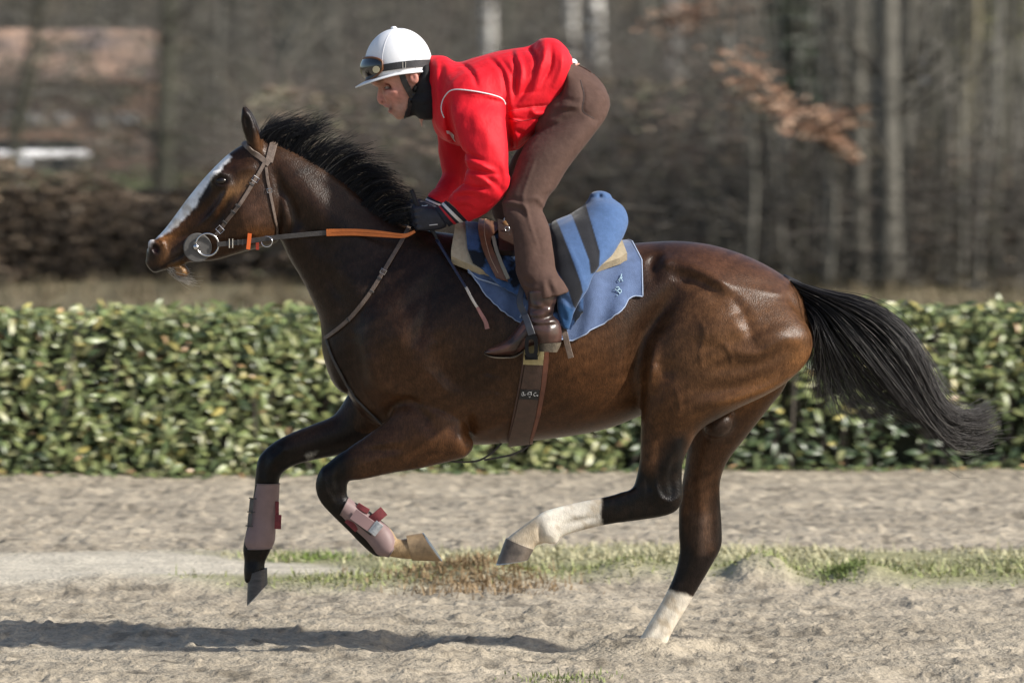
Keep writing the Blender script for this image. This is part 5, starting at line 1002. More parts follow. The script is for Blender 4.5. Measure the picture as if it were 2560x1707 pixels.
def drape(zid, left, right, bottom, off0, thick, name, m_, parent, ncol=50, nrow=46, wave=0.0, seed=0):
    """cloth over the back: left/right edges and bottom edge as seen on the near side (pixels), same on the far side"""
    Lp = np.array([W(zid, x, y, -.22)[[0, 2]] for x, y in left]); Rp = np.array([W(zid, x, y, -.22)[[0, 2]] for x, y in right]); Bp = np.array([W(zid, x, y, -.26)[[0, 2]] for x, y in bottom])
    Lp = Lp[np.argsort(Lp[:, 1])]; Rp = Rp[np.argsort(Rp[:, 1])]; Bp = Bp[np.argsort(Bp[:, 0])]
    s_ = np.linspace(0, 1, ncol); xl = lambda z: np.interp(z, Lp[:, 1], Lp[:, 0]); xr = lambda z: np.interp(z, Rp[:, 1], Rp[:, 0])
    fine = np.linspace(0, R(140), 120); S, PH = np.meshgrid(s_, fine, indexing='ij'); Zg = np.full(S.shape, 1.4)
    for _ in range(3): X = xl(Zg) + (xr(Zg) - xl(Zg)) * S; G = march(X, -PH, off0); Zg = G[..., 2]
    out = []; 
    for sg in (-1, 1):
        side = np.zeros((ncol, nrow, 3)); phs = np.zeros((ncol, nrow))
        for i in range(ncol):
            zb = np.interp(G[i, :, 0], Bp[:, 0], Bp[:, 1]); ok = G[i, :, 2] >= zb; kmax = len(fine) - 1 if ok.all() else max(2, int(np.argmax(~ok)))
            d = np.r_[0, np.cumsum(np.linalg.norm(np.diff(G[i, :kmax + 1], axis=0), axis=1))]; tgt = np.linspace(0, d[-1], nrow)
            phs[i] = np.interp(tgt, d, fine[:kmax + 1]); side[i, :, 0] = np.interp(tgt, d, G[i, :kmax + 1, 0])
        X = side[..., 0]; wv = wave * np.sin(X * 60 + phs * 3 + seed) * np.clip(phs - .5, 0, 1) + wave * .6 * np.sin(X * 23 - phs * 5 + seed * 2) * np.clip(phs - .5, 0, 1)
        o0 = march(X, sg * phs, off0 + np.maximum(wv, -off0 * .6)[..., None]); o1 = march(X, sg * phs, off0 + thick + np.maximum(wv, -off0 * .6)[..., None]); out.append((o0, o1))
    A = np.concatenate([out[0][0][:, ::-1], out[1][0][:, 1:]], 1); B = np.concatenate([out[0][1][:, ::-1], out[1][1][:, 1:]], 1)
    return shell(A, B, name, m_, parent), A, B
M_denim = mat('light_blue_cloth', (.10, .145, .265), .85, spec=.2, vary=.18, vscale=30, bump=.5, bscale=350, sheen=.3)
M_foam = mat('beige_foam', (.42, .35, .24), .85, vary=.16, vscale=50, bump=.5, bscale=200)
M_towel = mat('striped_towel', (.05, .12, .35), .9, spec=.15, attr='tint', vary=.12, vscale=60, bump=.4, bscale=400, sheen=.3)
CL = thing('saddle_cloth', tuple(W('A3', 1500, 700, 0)), 'light blue saddle cloth with initials hanging behind the rider leg', 'saddle cloth')
cl, A_, B_ = drape('A3', [(560, 300), (620, 780), (640, 1300)], [(1870, 540), (1970, 560), (2042, 700), (2046, 960), (2046, 1300)], [(600, 770), (640, 800), (760, 960), (900, 1100), (1020, 1172), (1250, 1290), (1460, 1335), (1700, 1212), (1890, 1095), (1945, 985), (1990, 972), (2060, 985)], .010, .006, 'cloth', M_denim, CL, wave=.010)
def cstrap(zid, pts, w, m_, par, name, extra, thick=.003, n=40): return strap_on(zid, pts, w, m_, par, name, thick, extra, n)
hemm = mat('pale_hem', (.34, .41, .56), .8)
MB().tube(B_[-1, :44], .0026, 6).build('hem', hemm, CL, True); MB().tube(B_[:, 0], .0022, 6).build('hem', hemm, CL, True)
MB().tube(spl([surf('A3', x, y, .020)[0] for x, y in [(622, 785), (700, 850), (800, 885), (900, 920), (1000, 960), (1080, 1000), (1112, 1032), (1090, 1090), (1050, 1165)]], 40), .0028, 6).build('front_hem', hemm, CL, True)
# initials
M_ini = mat('initials_thread', (.40, .58, .68), .8)
def glyph(strokes, par): 
    m = MB()
    for g in strokes: m.tube(spl([surf('A3', x, y, .0205)[0] for x, y in g], 12), .0015, 5)
    m.build('initial', M_ini, par, True)
glyph([[(1848, 862), (1872, 850)], [(1868, 826), (1858, 856)], [(1858, 856), (1876, 880)], [(1842, 868), (1852, 884)]], CL)
glyph([[(1812, 940), (1840, 962), (1850, 978)], [(1820, 930), (1838, 922), (1846, 938), (1830, 950)], [(1830, 950), (1856, 944), (1860, 964), (1842, 972)], [(1826, 986), (1831, 991)]], CL)
PD = thing('saddle_pad', tuple(W('A3', 1200, 520, 0)), 'thick beige foam pad under the saddle', 'saddle pad')
pd, _, _ = drape('A3', [(505, 300), (512, 420), (508, 520), (482, 670), (484, 800)], [(1850, 540), (1870, 560), (1925, 700), (1930, 800)], [(470, 700), (500, 722), (660, 782), (900, 850), (1300, 860), (1660, 790), (1930, 690)], .018, .030, 'foam', M_foam, PD)
# printed lines on the front edge of the pad
mk = mat('pad_print', (.10, .09, .07), .9)
for pts in ([(528, 560), (540, 552), (560, 560)], [(520, 600), (545, 590), (565, 604)], [(516, 640), (530, 625), (540, 650), (556, 630)], [(524, 580), (520, 660)], [(548, 575), (546, 655)]):
    q = [surf('A3', x, y, .0485)[0] for x, y in pts]; MB().tube(spl(q, 8), .0009, 4).build('print', mk, pd)
# striped towel: front panel under the saddle and the lifted fold behind the rider
TW = thing('striped_towel', tuple(W('A3', 1450, 700, -.2)), 'blue towel with two dark stripes, its rear fold lifted behind the rider', 'towel')
drape('A3', [(560, 300), (596, 400), (615, 600), (670, 740), (690, 900)], [(1560, 300), (1560, 900)], [(560, 640), (620, 690), (720, 740), (860, 880), (960, 930), (1250, 1080), (1380, 1200), (1450, 1240), (1560, 1100)], .050, .006, 'towel_front', mat('blue_towel', (.05, .10, .22), .9, spec=.15, vary=.35, vscale=18, bump=.5, bscale=300, sheen=.3, dark=((.012, .016, .024), 7, .5, .56)), TW, wave=.006, seed=2)
wf = Field((W('A3', 1200, 0, -.3)[0], -.46, W('A3', 0, 1320, -.3)[2]), (W('A3', 2010, 0, -.2)[0], .16, W('A3', 0, 60, -.2)[2]), .0042)
wf.loft([sec('A3', (1385, 1225), (1448, 1252), .012, -.345), sec('A3', (1352, 1090), (1508, 1070), .020, -.345), sec('A3', (1345, 900), (1592, 930), .030, -.335), sec('A3', (1325, 700), (1678, 760), .045, -.30), sec('A3', (1310, 520), (1800, 640), .07, -.235), sec('A3', (1290, 395), (1895, 480), .09, -.16), sec('A3', (1450, 310), (1933, 365), .095, -.11), sec('A3', (1565, 235), (1895, 255), .08, -.09), sec('A3', (1612, 168), (1790, 178), .04, -.08)], k=.01, cap=.5)
wf.relief([('A3', [(1560, 270), (1600, 330), (1660, 560), (1690, 720)], 7, -.004), ('A3', [(1300, 420), (1420, 360), (1560, 280)], 6, -.006), ('A3', [(1680, 170), (1720, 175)], 6, -.012), ('A3', [(1760, 260), (1800, 420), (1740, 600)], 26, .006), ('A3', [(1400, 480), (1500, 700), (1580, 900)], 8, .004), ('A3', [(1390, 1080), (1420, 1180)], 6, -.006), ('A3', [(1380, 960), (1440, 1020), (1470, 1120)], 7, -.006)], y0=.05, y1=-.1, Y=-.2); wf.lumps(.03, .0016, 9)
V, F = wf.skin(2); Pt = proj(V); Ct = np.tile([.068, .125, .26], (len(V), 1))
for poly in ([(1440, 300), (1470, 322), (1530, 480), (1610, 690), (1622, 800), (1655, 790), (1692, 735), (1697, 620), (1645, 440), (1592, 268), (1575, 200), (1500, 220)], [(1250, 460), (1330, 340), (1365, 408), (1450, 620), (1540, 860), (1560, 950), (1500, 1085), (1480, 1060), (1440, 940), (1340, 760), (1290, 600)]):
    m_ = poly_mask(Pt, NP('A3', poly), 2.2)[:, None]; Ct = Ct * (1 - m_) + np.array([.020, .021, .026]) * m_
low = poly_mask(Pt, NP('A3', [(1300, 1000), (1480, 1090), (1460, 1300), (1300, 1300)]), 3)[:, None]; Ct = Ct * (1 - low) + np.array([.03, .085, .20]) * low
link_mesh('towel_fold', mesh_np('towel_fold', V, F, Ct), M_towel, TW)
# saddle
SD = thing('saddle', tuple(W('A3', 1000, 560, 0)), 'light brown leather exercise saddle under the rider', 'saddle')
drape('A3', [(850, 300), (870, 520), (880, 900)], [(1540, 300), (1540, 900)], [(800, 640), (1000, 640), (1540, 560)], .060, .022, 'seat', mat('seat_leather', (.03, .018, .013), .4, spec=.5, vary=.2, bump=.2), SD, 30, 20)
def patch(zid, left, right, off, thick, name, m_, parent, n=24, w_=10):
    L_ = spl([(a, b, 0) for a, b in left], n); R_ = spl([(a, b, 0) for a, b in right], n); A = np.zeros((n, w_, 3)); B = A.copy()
    for i in range(n):
        for j in range(w_):
            t = j / (w_ - 1); x, y = (L_[i] * (1 - t) + R_[i] * t)[:2]; p, nn = surf(zid, x, y); A[i, j] = p + nn * off; B[i, j] = p + nn * (off + thick)
    return shell(A, B, name, m_, parent)
fl_o = patch('A3', [(770, 438), (700, 470), (682, 530), (702, 610), (760, 730), (862, 892)], [(850, 470), (872, 500), (860, 580), (800, 645), (870, 780), (960, 925)], .062, .010, 'flap', M_brownl, SD)
MB().tube(spl([surf('A3', x, y, .0735)[0] for x, y in [(745, 460), (722, 530), (745, 620), (810, 760), (880, 870)]], 30), .0012, 5).build('stitching', mat('stitch_cream', (.45, .30, .2), .7), fl_o)
patch('A3', [(805, 640), (850, 740), (950, 920)], [(830, 636), (875, 736), (975, 910)], .074, .006, 'billet', mat('pale_webbing', (.28, .25, .19), .8, vary=.2), SD, 14, 4)
MB().tube([W('A3', 890, 400, -.07), W('A3', 925, 395, -.08), W('A3', 955, 415, -.09)], [.012, .014, .010], 10).build('pommel', mat('worn_pommel', (.22, .12, .05), .4), SD, True)
pr = surf('A3', 925, 560, .085)[0]; torus(pr, .0135, .0022, (0, 1, 0), M_steel, SD, 'ring', 20)
torus(surf('A3', 940, 440, .09)[0], .008, .002, (0, 1, 0), M_steel, SD, 'ring', 16)
GI = thing('girth', tuple(surf('A7', 1560, 1100, .01)[0]), 'dark brown leather girth round the belly with a black maker label', 'girth')
def wrap(left, right, ph0, ph1, off, thick, name, m_, parent, n=60, w_=8):
    zl = np.array([W('A7', x, y, -.28)[[0, 2]] for x, y in left]); zr = np.array([W('A7', x, y, -.28)[[0, 2]] for x, y in right]); zl = zl[np.argsort(zl[:, 1])]; zr = zr[np.argsort(zr[:, 1])]
    PH, T = np.meshgrid(np.linspace(ph0, ph1, n), np.linspace(0, 1, w_), indexing='ij'); Z = np.full(PH.shape, 1.0)
    for _ in range(3):
        X = np.interp(Z, zl[:, 1], zl[:, 0]) * (1 - T) + np.interp(Z, zr[:, 1], zr[:, 0]) * T; A = march(X, PH, off); Z = A[..., 2]
    return shell(A, march(X, PH, off + thick), name, m_, parent)
M_gl = mat('girth_leather', (.062, .034, .025), .5, vary=.3, vscale=40, bump=.3, bscale=120)
wrap([(1552, 780), (1545, 900), (1520, 1040), (1488, 1200), (1446, 1370)], [(1672, 780), (1660, 900), (1648, 1020), (1618, 1200), (1578, 1374)], R(-97), R(-262), .006, .008, 'girth_band', M_gl, GI)
wrap([(1675, 780), (1663, 900), (1651, 1020), (1621, 1200), (1581, 1374)], [(1702, 780), (1695, 900), (1680, 1020), (1648, 1200), (1600, 1374)], R(-97), R(-262), .005, .007, 'edge_binding', mat('binding_red_brown', (.14, .05, .03), .5, vary=.3), GI)
wrap([(1532, 780), (1528, 900), (1505, 1040), (1473, 1200), (1440, 1370)], [(1549, 780), (1541, 900), (1516, 1040), (1484, 1200), (1443, 1370)], R(-97), R(-262), .005, .007, 'edge_binding', mat('binding_dark', (.06, .028, .02), .5, vary=.3), GI, 60, 3)
patch('A7', [(1545, 700), (1546, 800), (1540, 882)], [(1680, 700), (1672, 800), (1664, 886)], .016, .006, 'webbing', mat('cream_webbing', (.46, .40, .22), .8, vary=.15, vscale=60, bump=.3, bscale=200), GI, 12, 5)
lab = patch('A7', [(1524, 1036), (1514, 1092)], [(1642, 1040), (1632, 1098)], .015, .003, 'maker_label', mat('label_black', (.012, .012, .014), .6), GI, 6, 6)
mw = mat('label_print', (.6, .6, .6), .6)
scr = [[(1528, 1070), (1534, 1052), (1542, 1050), (1540, 1066), (1532, 1072), (1546, 1070), (1550, 1062), (1546, 1068), (1552, 1070), (1556, 1063)], [(1563, 1062), (1570, 1052), (1578, 1048), (1586, 1050), (1594, 1046)], [(1566, 1066), (1580, 1062), (1594, 1066)], [(1572, 1052), (1570, 1064)], [(1590, 1050), (1591, 1064)], [(1576, 1074), (1580, 1082), (1586, 1074)], [(1622, 1052), (1610, 1054), (1606, 1066), (1614, 1074), (1622, 1068), (1628, 1064), (1626, 1072), (1634, 1070)]]
for pts in scr: MB().tube(spl([surf('A7', x, y, .0188)[0] for x, y in pts], 18), .0007, 4).build('print', mw, lab)
# stirrup
M_plast = mat('stirrup_black', (.006, .006, .007), .45, spec=.15, vary=.2, vscale=40); M_sleather = mat('stirrup_strap', (.040, .043, .055), .5, vary=.15)
def stirrup(sg, dx, label):
    Yo = -.362 * sg; o = thing('stirrup', tuple(W('B8', 970 + dx, 1380, Yo)), label, 'stirrup', 'stirrups of the saddle')
    yn, yf = Yo - .062, Yo + .062
    for k, Y in enumerate((yn, yf)):
        def sq(cx, cy, rx, ry, e=3.4, n=36): return [W('B8', cx + dx + rx * math.copysign(abs(math.cos(t)) ** (2 / e), math.cos(t)) + (cy * 0), cy + ry * math.copysign(abs(math.sin(t)) ** (2 / e), math.sin(t)), Y) for t in np.linspace(0, 2 * math.pi, n, endpoint=False)]
        ou, inn = sq(970, 1210, 108, 190), sq(970, 1215, 46, 118); t_ = .009; n = 36; m = MB()
        V_ = [p + np.array([0, s_, 0]) for s_ in (-t_ / 2, t_ / 2) for L in (ou, inn) for p in L]
        F_ = []
        for i in range(n):
            j = (i + 1) % n; F_ += [(i, j, n + j, n + i), (2 * n + i, 3 * n + i, 3 * n + j, 2 * n + j), (i, 2 * n + i, 2 * n + j, j), (n + i, n + j, 3 * n + j, 3 * n + i)]
        m.add(V_, F_).build('side_branch', M_plast, o, 'auto')
    c0 = W('B8', 970 + dx, 1392, Yo); MB().box(c0, (.045, .124, .012)).build('tread', M_plast, o)
    a = [W('B8', 950 + dx, 1040, yn), W('B8', 925 + dx, 930, Yo - .04), W('B8', 910 + dx, 870, Yo), W('B8', 925 + dx, 930, Yo + .04), W('B8', 950 + dx, 1040, yf)]; MB().tube(spl(a, 20), .008, 8).build('bow', M_plast, o, True)
    if sg > 0:
        q = spl([W('B8', 975, 1020, yn - .002), W('B8', 930, 880, yn), W('B8', 860, 690, -.385), W('B8', 780, 480, -.372), W('A3', 1080, 850, -.32)], 20); MB().strip(q, (-.15, -1, 0), np.linspace(.013, .0095, 20), .005).build('leather', M_sleather, o, 'auto')
    else:
        q = spl([W('B8', 930 + dx, 930, Yo), W('B8', 860 + dx, 600, -Yo * -.95), W('A3', 1080, 700, .27)], 14); MB().strip(q, (0, 1, 0), .011, .005).build('leather', M_sleather, o)
stirrup(1, 0, 'black stirrup on the near side holding the brown boot'); stirrup(-1, -170, 'black stirrup hidden on the far side of the horse')
SDT = MB().strip(spl([surf('B8', 1480, 900, .03)[0], W('B8', 1520, 1020, -.34), W('B8', 1560, 1200, -.335), W('B8', 1615, 1400, -.33)], 16), (0, -1, 0), .0105, .005).build('strap_end', M_leather, SD, 'auto')
# whip
WH = thing('riding_whip', tuple(W('B7', 330, 450, -.115)), 'dark riding whip with pinkish leather flap held in the gloved hand', 'whip')
yw = -.105
MB().tube(spl([W('B7', 150, 80, yw + .02), W('B7', 235, 300, yw + .01), W('B7', 330, 480, yw), W('B7', 450, 650, yw - .01), W('B7', 490, 740, yw - .015)], 20), [.0085] * 8 + [.0075] * 8 + [.006] * 4, 10).build('handle', mat('whip_grip', (.012, .012, .014), .6, bump=.5, bscale=200), WH, True)
pE = [W('B7', 480, 730, yw - .015), W('A7', 1180, 410, -.285)]; MB().tube(spl(pE, 12), np.linspace(.0058, .0046, 12), 8).build('shaft', mat('whip_shaft', (.022, .028, .06), .35), WH, True)
MB().tube(spl([W('A7', 1176, 400, -.285), W('A7', 1215, 475, -.30), W('A7', 1252, 535, -.305)], 8), .0052, 8).build('collar', mat('whip_collar', (.55, .5, .45), .5, vary=.3), WH, True)
MB().strip(spl([W('A7', 1248, 528, -.306), W('A7', 1275, 575, -.312), W('A7', 1300, 620, -.315), W('A7', 1310, 662, -.315)], 12), (0, -1, 0), np.linspace(.0055, .008, 12), .005).build('flap', mat('whip_flap', (.34, .16, .14), .6, vary=.3), WH, 'auto')

# ---- tendon boots on the forelegs
M_tb = mat('boot_shell_pink', (.235, .165, .16), .5, spec=.25, vary=.10, vscale=30); M_tb2 = mat('boot_strap_maroon', (.17, .03, .035), .8, vary=.3, vscale=80); M_tbd = mat('boot_lining', (.05, .05, .05), .8); M_rim = mat('boot_rim', (.16, .12, .115), .6)
def tendon(label, secs, yc, z, straps, open_bits):
    o = thing('tendon_boot', tuple(W(z, *secs[2][0], yc)), label, 'tendon boot', 'tendon boots on the forelegs')
    S = [np.array(sec(z, t, b, w, yc)) for t, b, w in secs]; S = np.array(S); S = spl(np.hstack([(S[:, :2] + S[:, 2:4]) / 2, np.zeros((len(S), 1)), S]), 30)[:, 3:]
    V_ = []; F_ = []; n = 25; q_ = np.linspace(R(-152), R(152), n)           # open at the front
    for k in (0, 1):
        for r in S:
            T, B = r[:2], r[2:4]; c = (T + B) / 2; a = (B - T) / 2; L = np.linalg.norm(a); a = a * (L + .003 * k) / L
            for t in q_: p = c + a * math.cos(t); V_.append((p[0], r[5] + (r[4] + .003 * k) * math.sin(t), p[1]))
    A = np.array(V_).reshape(2, 30, n, 3); sh_ = shell(A[0], A[1], 'shell', M_tb, o)
    for rw in (0, -1): MB().tube(A[1][rw], .0022, 6).build('rim', M_rim, sh_, True)
    return o
t1 = tendon('pink tendon boot on the folded near foreleg', [((812, 862), (870, 742), .036), ((905, 960), (960, 810), .033), ((985, 1040), (1060, 880), .034), ((1030, 1090), (1150, 950), .041), ((1080, 1140), (1198, 1030), .043), ((1150, 1150), (1196, 1080), .038)], -.145, 'A4', None, None)
t2 = tendon('pink tendon boot on the extended far foreleg', [((228, 640), (384, 640), .041), ((205, 760), (378, 760), .037), ((190, 880), (360, 890), .036), ((152, 980), (355, 980), .042), ((140, 1050), (350, 1040), .045), ((160, 1095), (330, 1090), .042)], .125, 'A4', None, None)
def leg_strap(par, z, p0, p1, wpx, yc, m_, name='strap', th=.004):
    a, b = W(z, *p0, yc), W(z, *p1, yc); w_ = wpx / ZOOM[z][2] / 700; MB().strip(spl([a, (a + b) / 2 + np.array([0, -.004, 0]), b], 10), (0, -1, 0), w_ / 2, th).build(name, m_, par, 'auto')
leg_strap(t1, 'A4', (905, 850), (1060, 960), 84, -.188, mat('boot_strap_pink', (.27, .175, .175), .6)); leg_strap(t1, 'A4', (1040, 935), (1085, 970), 96, -.193, mat('silver_tab', (.30, .32, .34), .5, vary=.4, vscale=80), 'tab')
leg_strap(t1, 'A4', (1035, 900), (1120, 830), 72, -.168, M_tb2, 'loose_strap'); leg_strap(t1, 'A4', (935, 790), (1010, 835), 40, -.165, M_tb2); leg_strap(t1, 'A4', (862, 890), (935, 960), 50, -.170, M_tb2); leg_strap(t1, 'A4', (905, 890), (1040, 1000), 22, -.178, M_tbd, 'lining_edge')
leg_strap(t2, 'A4', (372, 765), (372, 860), 26, .10, M_tb2); leg_strap(t2, 'A4', (380, 858), (376, 955), 46, .095, M_tb2, 'loose_strap')
for y0, y1, x in ((742, 745, 212), (838, 840, 200), (935, 938, 188)): leg_strap(t2, 'A4', (x - 34, y0 - 2), (x + 12, y1), 8, .09, M_tbd, 'strap_edge')
for y0, y1, x in ((748, 834, 196), (845, 932, 186)): leg_strap(t2, 'A4', (x, y0), (x - 8, y1), 30, .098, mat('grey_elastic', (.10, .10, .10), .8), 'elastic')
# ================================================================ behind the hedge
def at(px, py, d):
    """the point at distance d (m) in front of the camera seen at a pixel"""
    return W('N', px, py, d - CAMD)
def gz(x, y): return float(ground_z(np.array([x]), np.array([y]))[0])
def tubes_np(paths, rad, cols, sides=4):
    P = np.array(paths, float); n, k, _ = P.shape; T = np.gradient(P, axis=1); T /= np.linalg.norm(T, axis=2, keepdims=True) + 1e-9
    a = np.cross(T, np.array([.2, 1, .1])); a /= np.linalg.norm(a, axis=2, keepdims=True) + 1e-9; b = np.cross(T, a); rad = np.array(rad)[:, :, None]
    V_ = np.stack([P + rad * (a * math.cos(q) + b * math.sin(q)) for q in np.linspace(0, 2 * math.pi, sides, endpoint=False)], 2).reshape(-1, 3)
    i = np.arange(n)[:, None, None] * k * sides; s = np.arange(k - 1)[None, :, None] * sides; j = np.arange(sides)[None, None]; j2 = (j + 1) % sides
    F_ = np.stack([i + s + j, i + s + j2, i + s + sides + j2, i + s + sides + j], -1).reshape(-1, 4); C_ = np.repeat(np.array(cols), k * sides, 0); return V_, F_, C_
M_wood = mat('bark', (.1, .09, .07), .9, spec=.2, attr='tint', vary=.35, vscale=6, bump=.6, bscale=20, bdist=.03)
M_dleaf = mat('dead_leaf', (.2, .1, .05), .7, spec=.2, attr='tint')
r_ = np.random.default_rng(5)
def quads(P, size, cols, r):
    n = len(P); F_ = frames(n, np.array([.2, -.8, .5]), .8, r); s = size[:, None]; a = F_[:, :, 0] * s; b = F_[:, :, 1] * s * .6
    V_ = np.stack([P - a, P - b * .9, P + a, P + b], 1).reshape(-1, 3); return V_, np.arange(n * 4).reshape(n, 4), np.repeat(cols, 4, 0)
# ---- copper beech hedge on the left, 60 m off
BH = thing('beech_hedge', (-5, 40, 0), 'brown leaved beech hedge in the distance behind the horse head', 'hedge')
n = 15000; x = r_.uniform(-12, 1.5, n); z = r_.random(n) ** .8 * (1.15 + .15 * np.sin(x * 2) + .1 * np.sin(x * 5.3)) * (1 - .35 * sst(x, -1.5, 1.5)); y = 39.6 + r_.exponential(.18, n)
pal = np.array([(.25, .18, .125), (.32, .24, .165), (.15, .12, .09), (.20, .15, .108), (.42, .32, .22)]); C = pal[r_.choice(5, n, p=[.28, .2, .24, .22, .06])] * r_.uniform(.7, 1.25, (n, 1)); C *= np.where(fbm(x, z, 1.2, 3, 8) > -.04, 1.0, .6)[:, None]
V, F, C = quads(np.stack([x, y, z], 1), r_.uniform(.03, .06, n), C, r_); tag(link_mesh('foliage', mesh_np('beech_foliage', V, F, C), M_dleaf, BH), kind='stuff')
pp = []; rr = []
for i in range(700):
    x0 = r_.uniform(-12, 1.5); p = np.array([x0, 40 + r_.normal(0, .25), 0]); d = np.array([r_.normal(0, .2), r_.normal(0, .1), r_.uniform(.6, 1.2)]); pp.append([p + d * t + r_.normal(0, .02, 3) for t in np.linspace(0, 1, 4)]); rr.append(np.linspace(.016, .006, 4))
V, F, C = tubes_np(pp, rr, np.tile([.06, .048, .038], (700, 1))); link_mesh('stems', mesh_np('beech_stems', V, F, C), M_wood, BH)['kind'] = 'stuff'
MB().box((-5.2, 40.5, .48), (13.4, .5, .96)).build('inner_growth', mat('beech_inside', (.04, .03, .022), .95, vary=.5, vscale=6, bump=1, bscale=12, bdist=.06), BH)
# ---- thicket of bare scrub and brambles: one mass
def twigs(n, xr, dr, hmax, cols, rad, seed, lean=.5, k=6, hpow=1.0):
    r = np.random.default_rng(seed); d = r.uniform(*dr, n); px = r.uniform(*xr, n); x = (px - 1280) / FPX * d; y = d - CAMD; hm = hmax(px) if callable(hmax) else hmax
    base = np.stack([x, y, np.zeros(n)], 1); t = np.linspace(0, 1, k); z0 = r.random(n) ** hpow * hm * .75; base[:, 2] = z0
    th = r.uniform(0, 6.283, n); el = r.normal(.9, lean, n); L = r.uniform(.35, 1.0, n) * np.minimum(hm, 2.2) * .8; dv = np.stack([np.cos(th) * np.cos(el), np.sin(th) * np.cos(el) * .5, np.abs(np.sin(el))], 1)
    bend = r.normal(0, .35, (n, 3)); bend[:, 2] -= .35; P = base[:, None] + dv[:, None] * (t * 1)[None, :, None] * L[:, None, None] + bend[:, None] * (t ** 2)[None, :, None] * L[:, None, None] * .5
    P[..., 2] = np.maximum(P[..., 2], .01); R0 = r.uniform(*rad, n); c = np.array(cols)[r.integers(0, len(cols), n)] * r.uniform(.6, 1.4, (n, 1))
    return tubes_np(P, R0[:, None] * np.linspace(1, .35, k)[None], c, 3)
GREYS = [(.20, .18, .15), (.155, .125, .105), (.26, .235, .20), (.135, .125, .092), (.21, .16, .135)]
hgt = lambda px: 1.25 + .55 * sst(px, 500, 900) - .75 * sst(px, 1850, 2150) + .7 * vnoise(px / 170, px * 0, 4)
parts_ = [twigs(7500, (650, 2900), (58, 72), hgt, GREYS, (.006, .014), 1), twigs(3200, (560, 3100), (74, 96), 2.5, GREYS, (.006, .014), 2), twigs(3600, (-700, 3200), (88, 118), 4.2, [(.20, .19, .165), (.15, .14, .12), (.24, .225, .195), (.13, .12, .10)], (.006, .013), 12, .6, 6, .6), twigs(1500, (1500, 2900), (56, 62), 1.3, [(.12, .11, .095), (.09, .08, .07)], (.006, .018), 3, .9), twigs(1500, (-600, 700), (96, 120), 3.2, [(.10, .09, .075), (.08, .08, .055), (.125, .11, .10)], (.008, .018), 6)]
Vs, Fs, Cs, o_ = [], [], [], 0
for V, F, C in parts_: Vs.append(V); Fs.append(F + o_); Cs.append(C); o_ += len(V)
tag(link_mesh('thicket', mesh_np('thicket', np.vstack(Vs), np.vstack(Fs), np.vstack(Cs)), M_wood), 'dense grey brown thicket of bare twigs behind the hedge', 'thicket', kind='stuff')
n = 21000; d = r_.uniform(58, 78, n); px = r_.uniform(620, 3000, n); z = r_.random(n) ** .9 * hgt(px) * 1.0; C = np.array([(.13, .12, .082), (.16, .12, .09), (.10, .10, .064), (.21, .17, .125), (.25, .18, .125)])[r_.choice(5, n, p=[.3, .28, .22, .15, .05])] * r_.uniform(.6, 1.4, (n, 1))
C *= np.where(fbm(px / 100, z, 1.0, 3, 18) > 0, 1.2, .6)[:, None]
V, F, C = quads(np.stack([(px - 1280) / FPX * d, d - CAMD, z], 1), r_.uniform(.03, .07, n), C, r_); tag(link_mesh('undergrowth', mesh_np('undergrowth', V, F, C), M_dleaf), 'dull olive and brown bramble leaves among the bare twigs', 'undergrowth', kind='stuff')
# ---- the wood far behind: one mass of trunks and twigs
n = 300; d = r_.uniform(112, 170, n); px = r_.uniform(-900, 3500, n); d = np.where((px < 430) & (d < 134), d + 32, d); x = (px - 1280) / FPX * d; hgt2 = r_.uniform(9, 15, n); t = np.linspace(0, 1, 6); base = np.stack([x, d - CAMD, np.full(n, -.2)], 1); sway = r_.normal(0, .5, (n, 3)); sway[:, 2] = 0
P = base[:, None] + np.array([0, 0, 1.0]) * (t[None, :, None] * hgt2[:, None, None]) + sway[:, None] * (t ** 2)[None, :, None]; R0 = r_.uniform(.04, .13, n)
V1, F1, C1 = tubes_np(P, R0[:, None] * np.linspace(1, .3, 6)[None], np.array([(.13, .122, .105), (.16, .152, .13), (.10, .10, .08)])[r_.integers(0, 3, n)] * r_.uniform(.7, 1.3, (n, 1)), 6)
n = 9000; d = r_.uniform(105, 165, n); px = r_.uniform(-900, 3500, n); d = np.where((px < 430) & (d < 134), d + 32, d); x = (px - 1280) / FPX * d; z = r_.uniform(0, 11, n) ** 1.0; z = np.where(r_.random(n) < .6, r_.uniform(0, 4.5, n), z); th = r_.uniform(0, 6.28, n); L = r_.uniform(.8, 2.4, n); t = np.linspace(0, 1, 5)
dv = np.stack([np.cos(th), .5 * np.sin(th), r_.uniform(.1, 1.2, n)], 1) * L[:, None]; P = np.stack([x, d - CAMD, z], 1)[:, None] + dv[:, None] * t[None, :, None] + r_.normal(0, .12, (n, 5, 3)) * t[None, :, None]
V2, F2, C2 = tubes_np(P, r_.uniform(.012, .035, n)[:, None] * np.linspace(1, .4, 5)[None], np.array([(.13, .122, .105), (.16, .145, .128), (.11, .095, .085), (.12, .115, .085)])[r_.integers(0, 4, n)] * r_.uniform(.7, 1.3, (n, 1)), 3)
tag(link_mesh('woodland', mesh_np('woodland', np.vstack([V1, V2[:, :]]), np.vstack([F1, F2 + len(V1)]), np.vstack([C1, C2])), M_wood), 'far bare winter woodland behind the thicket', 'woodland', kind='stuff')
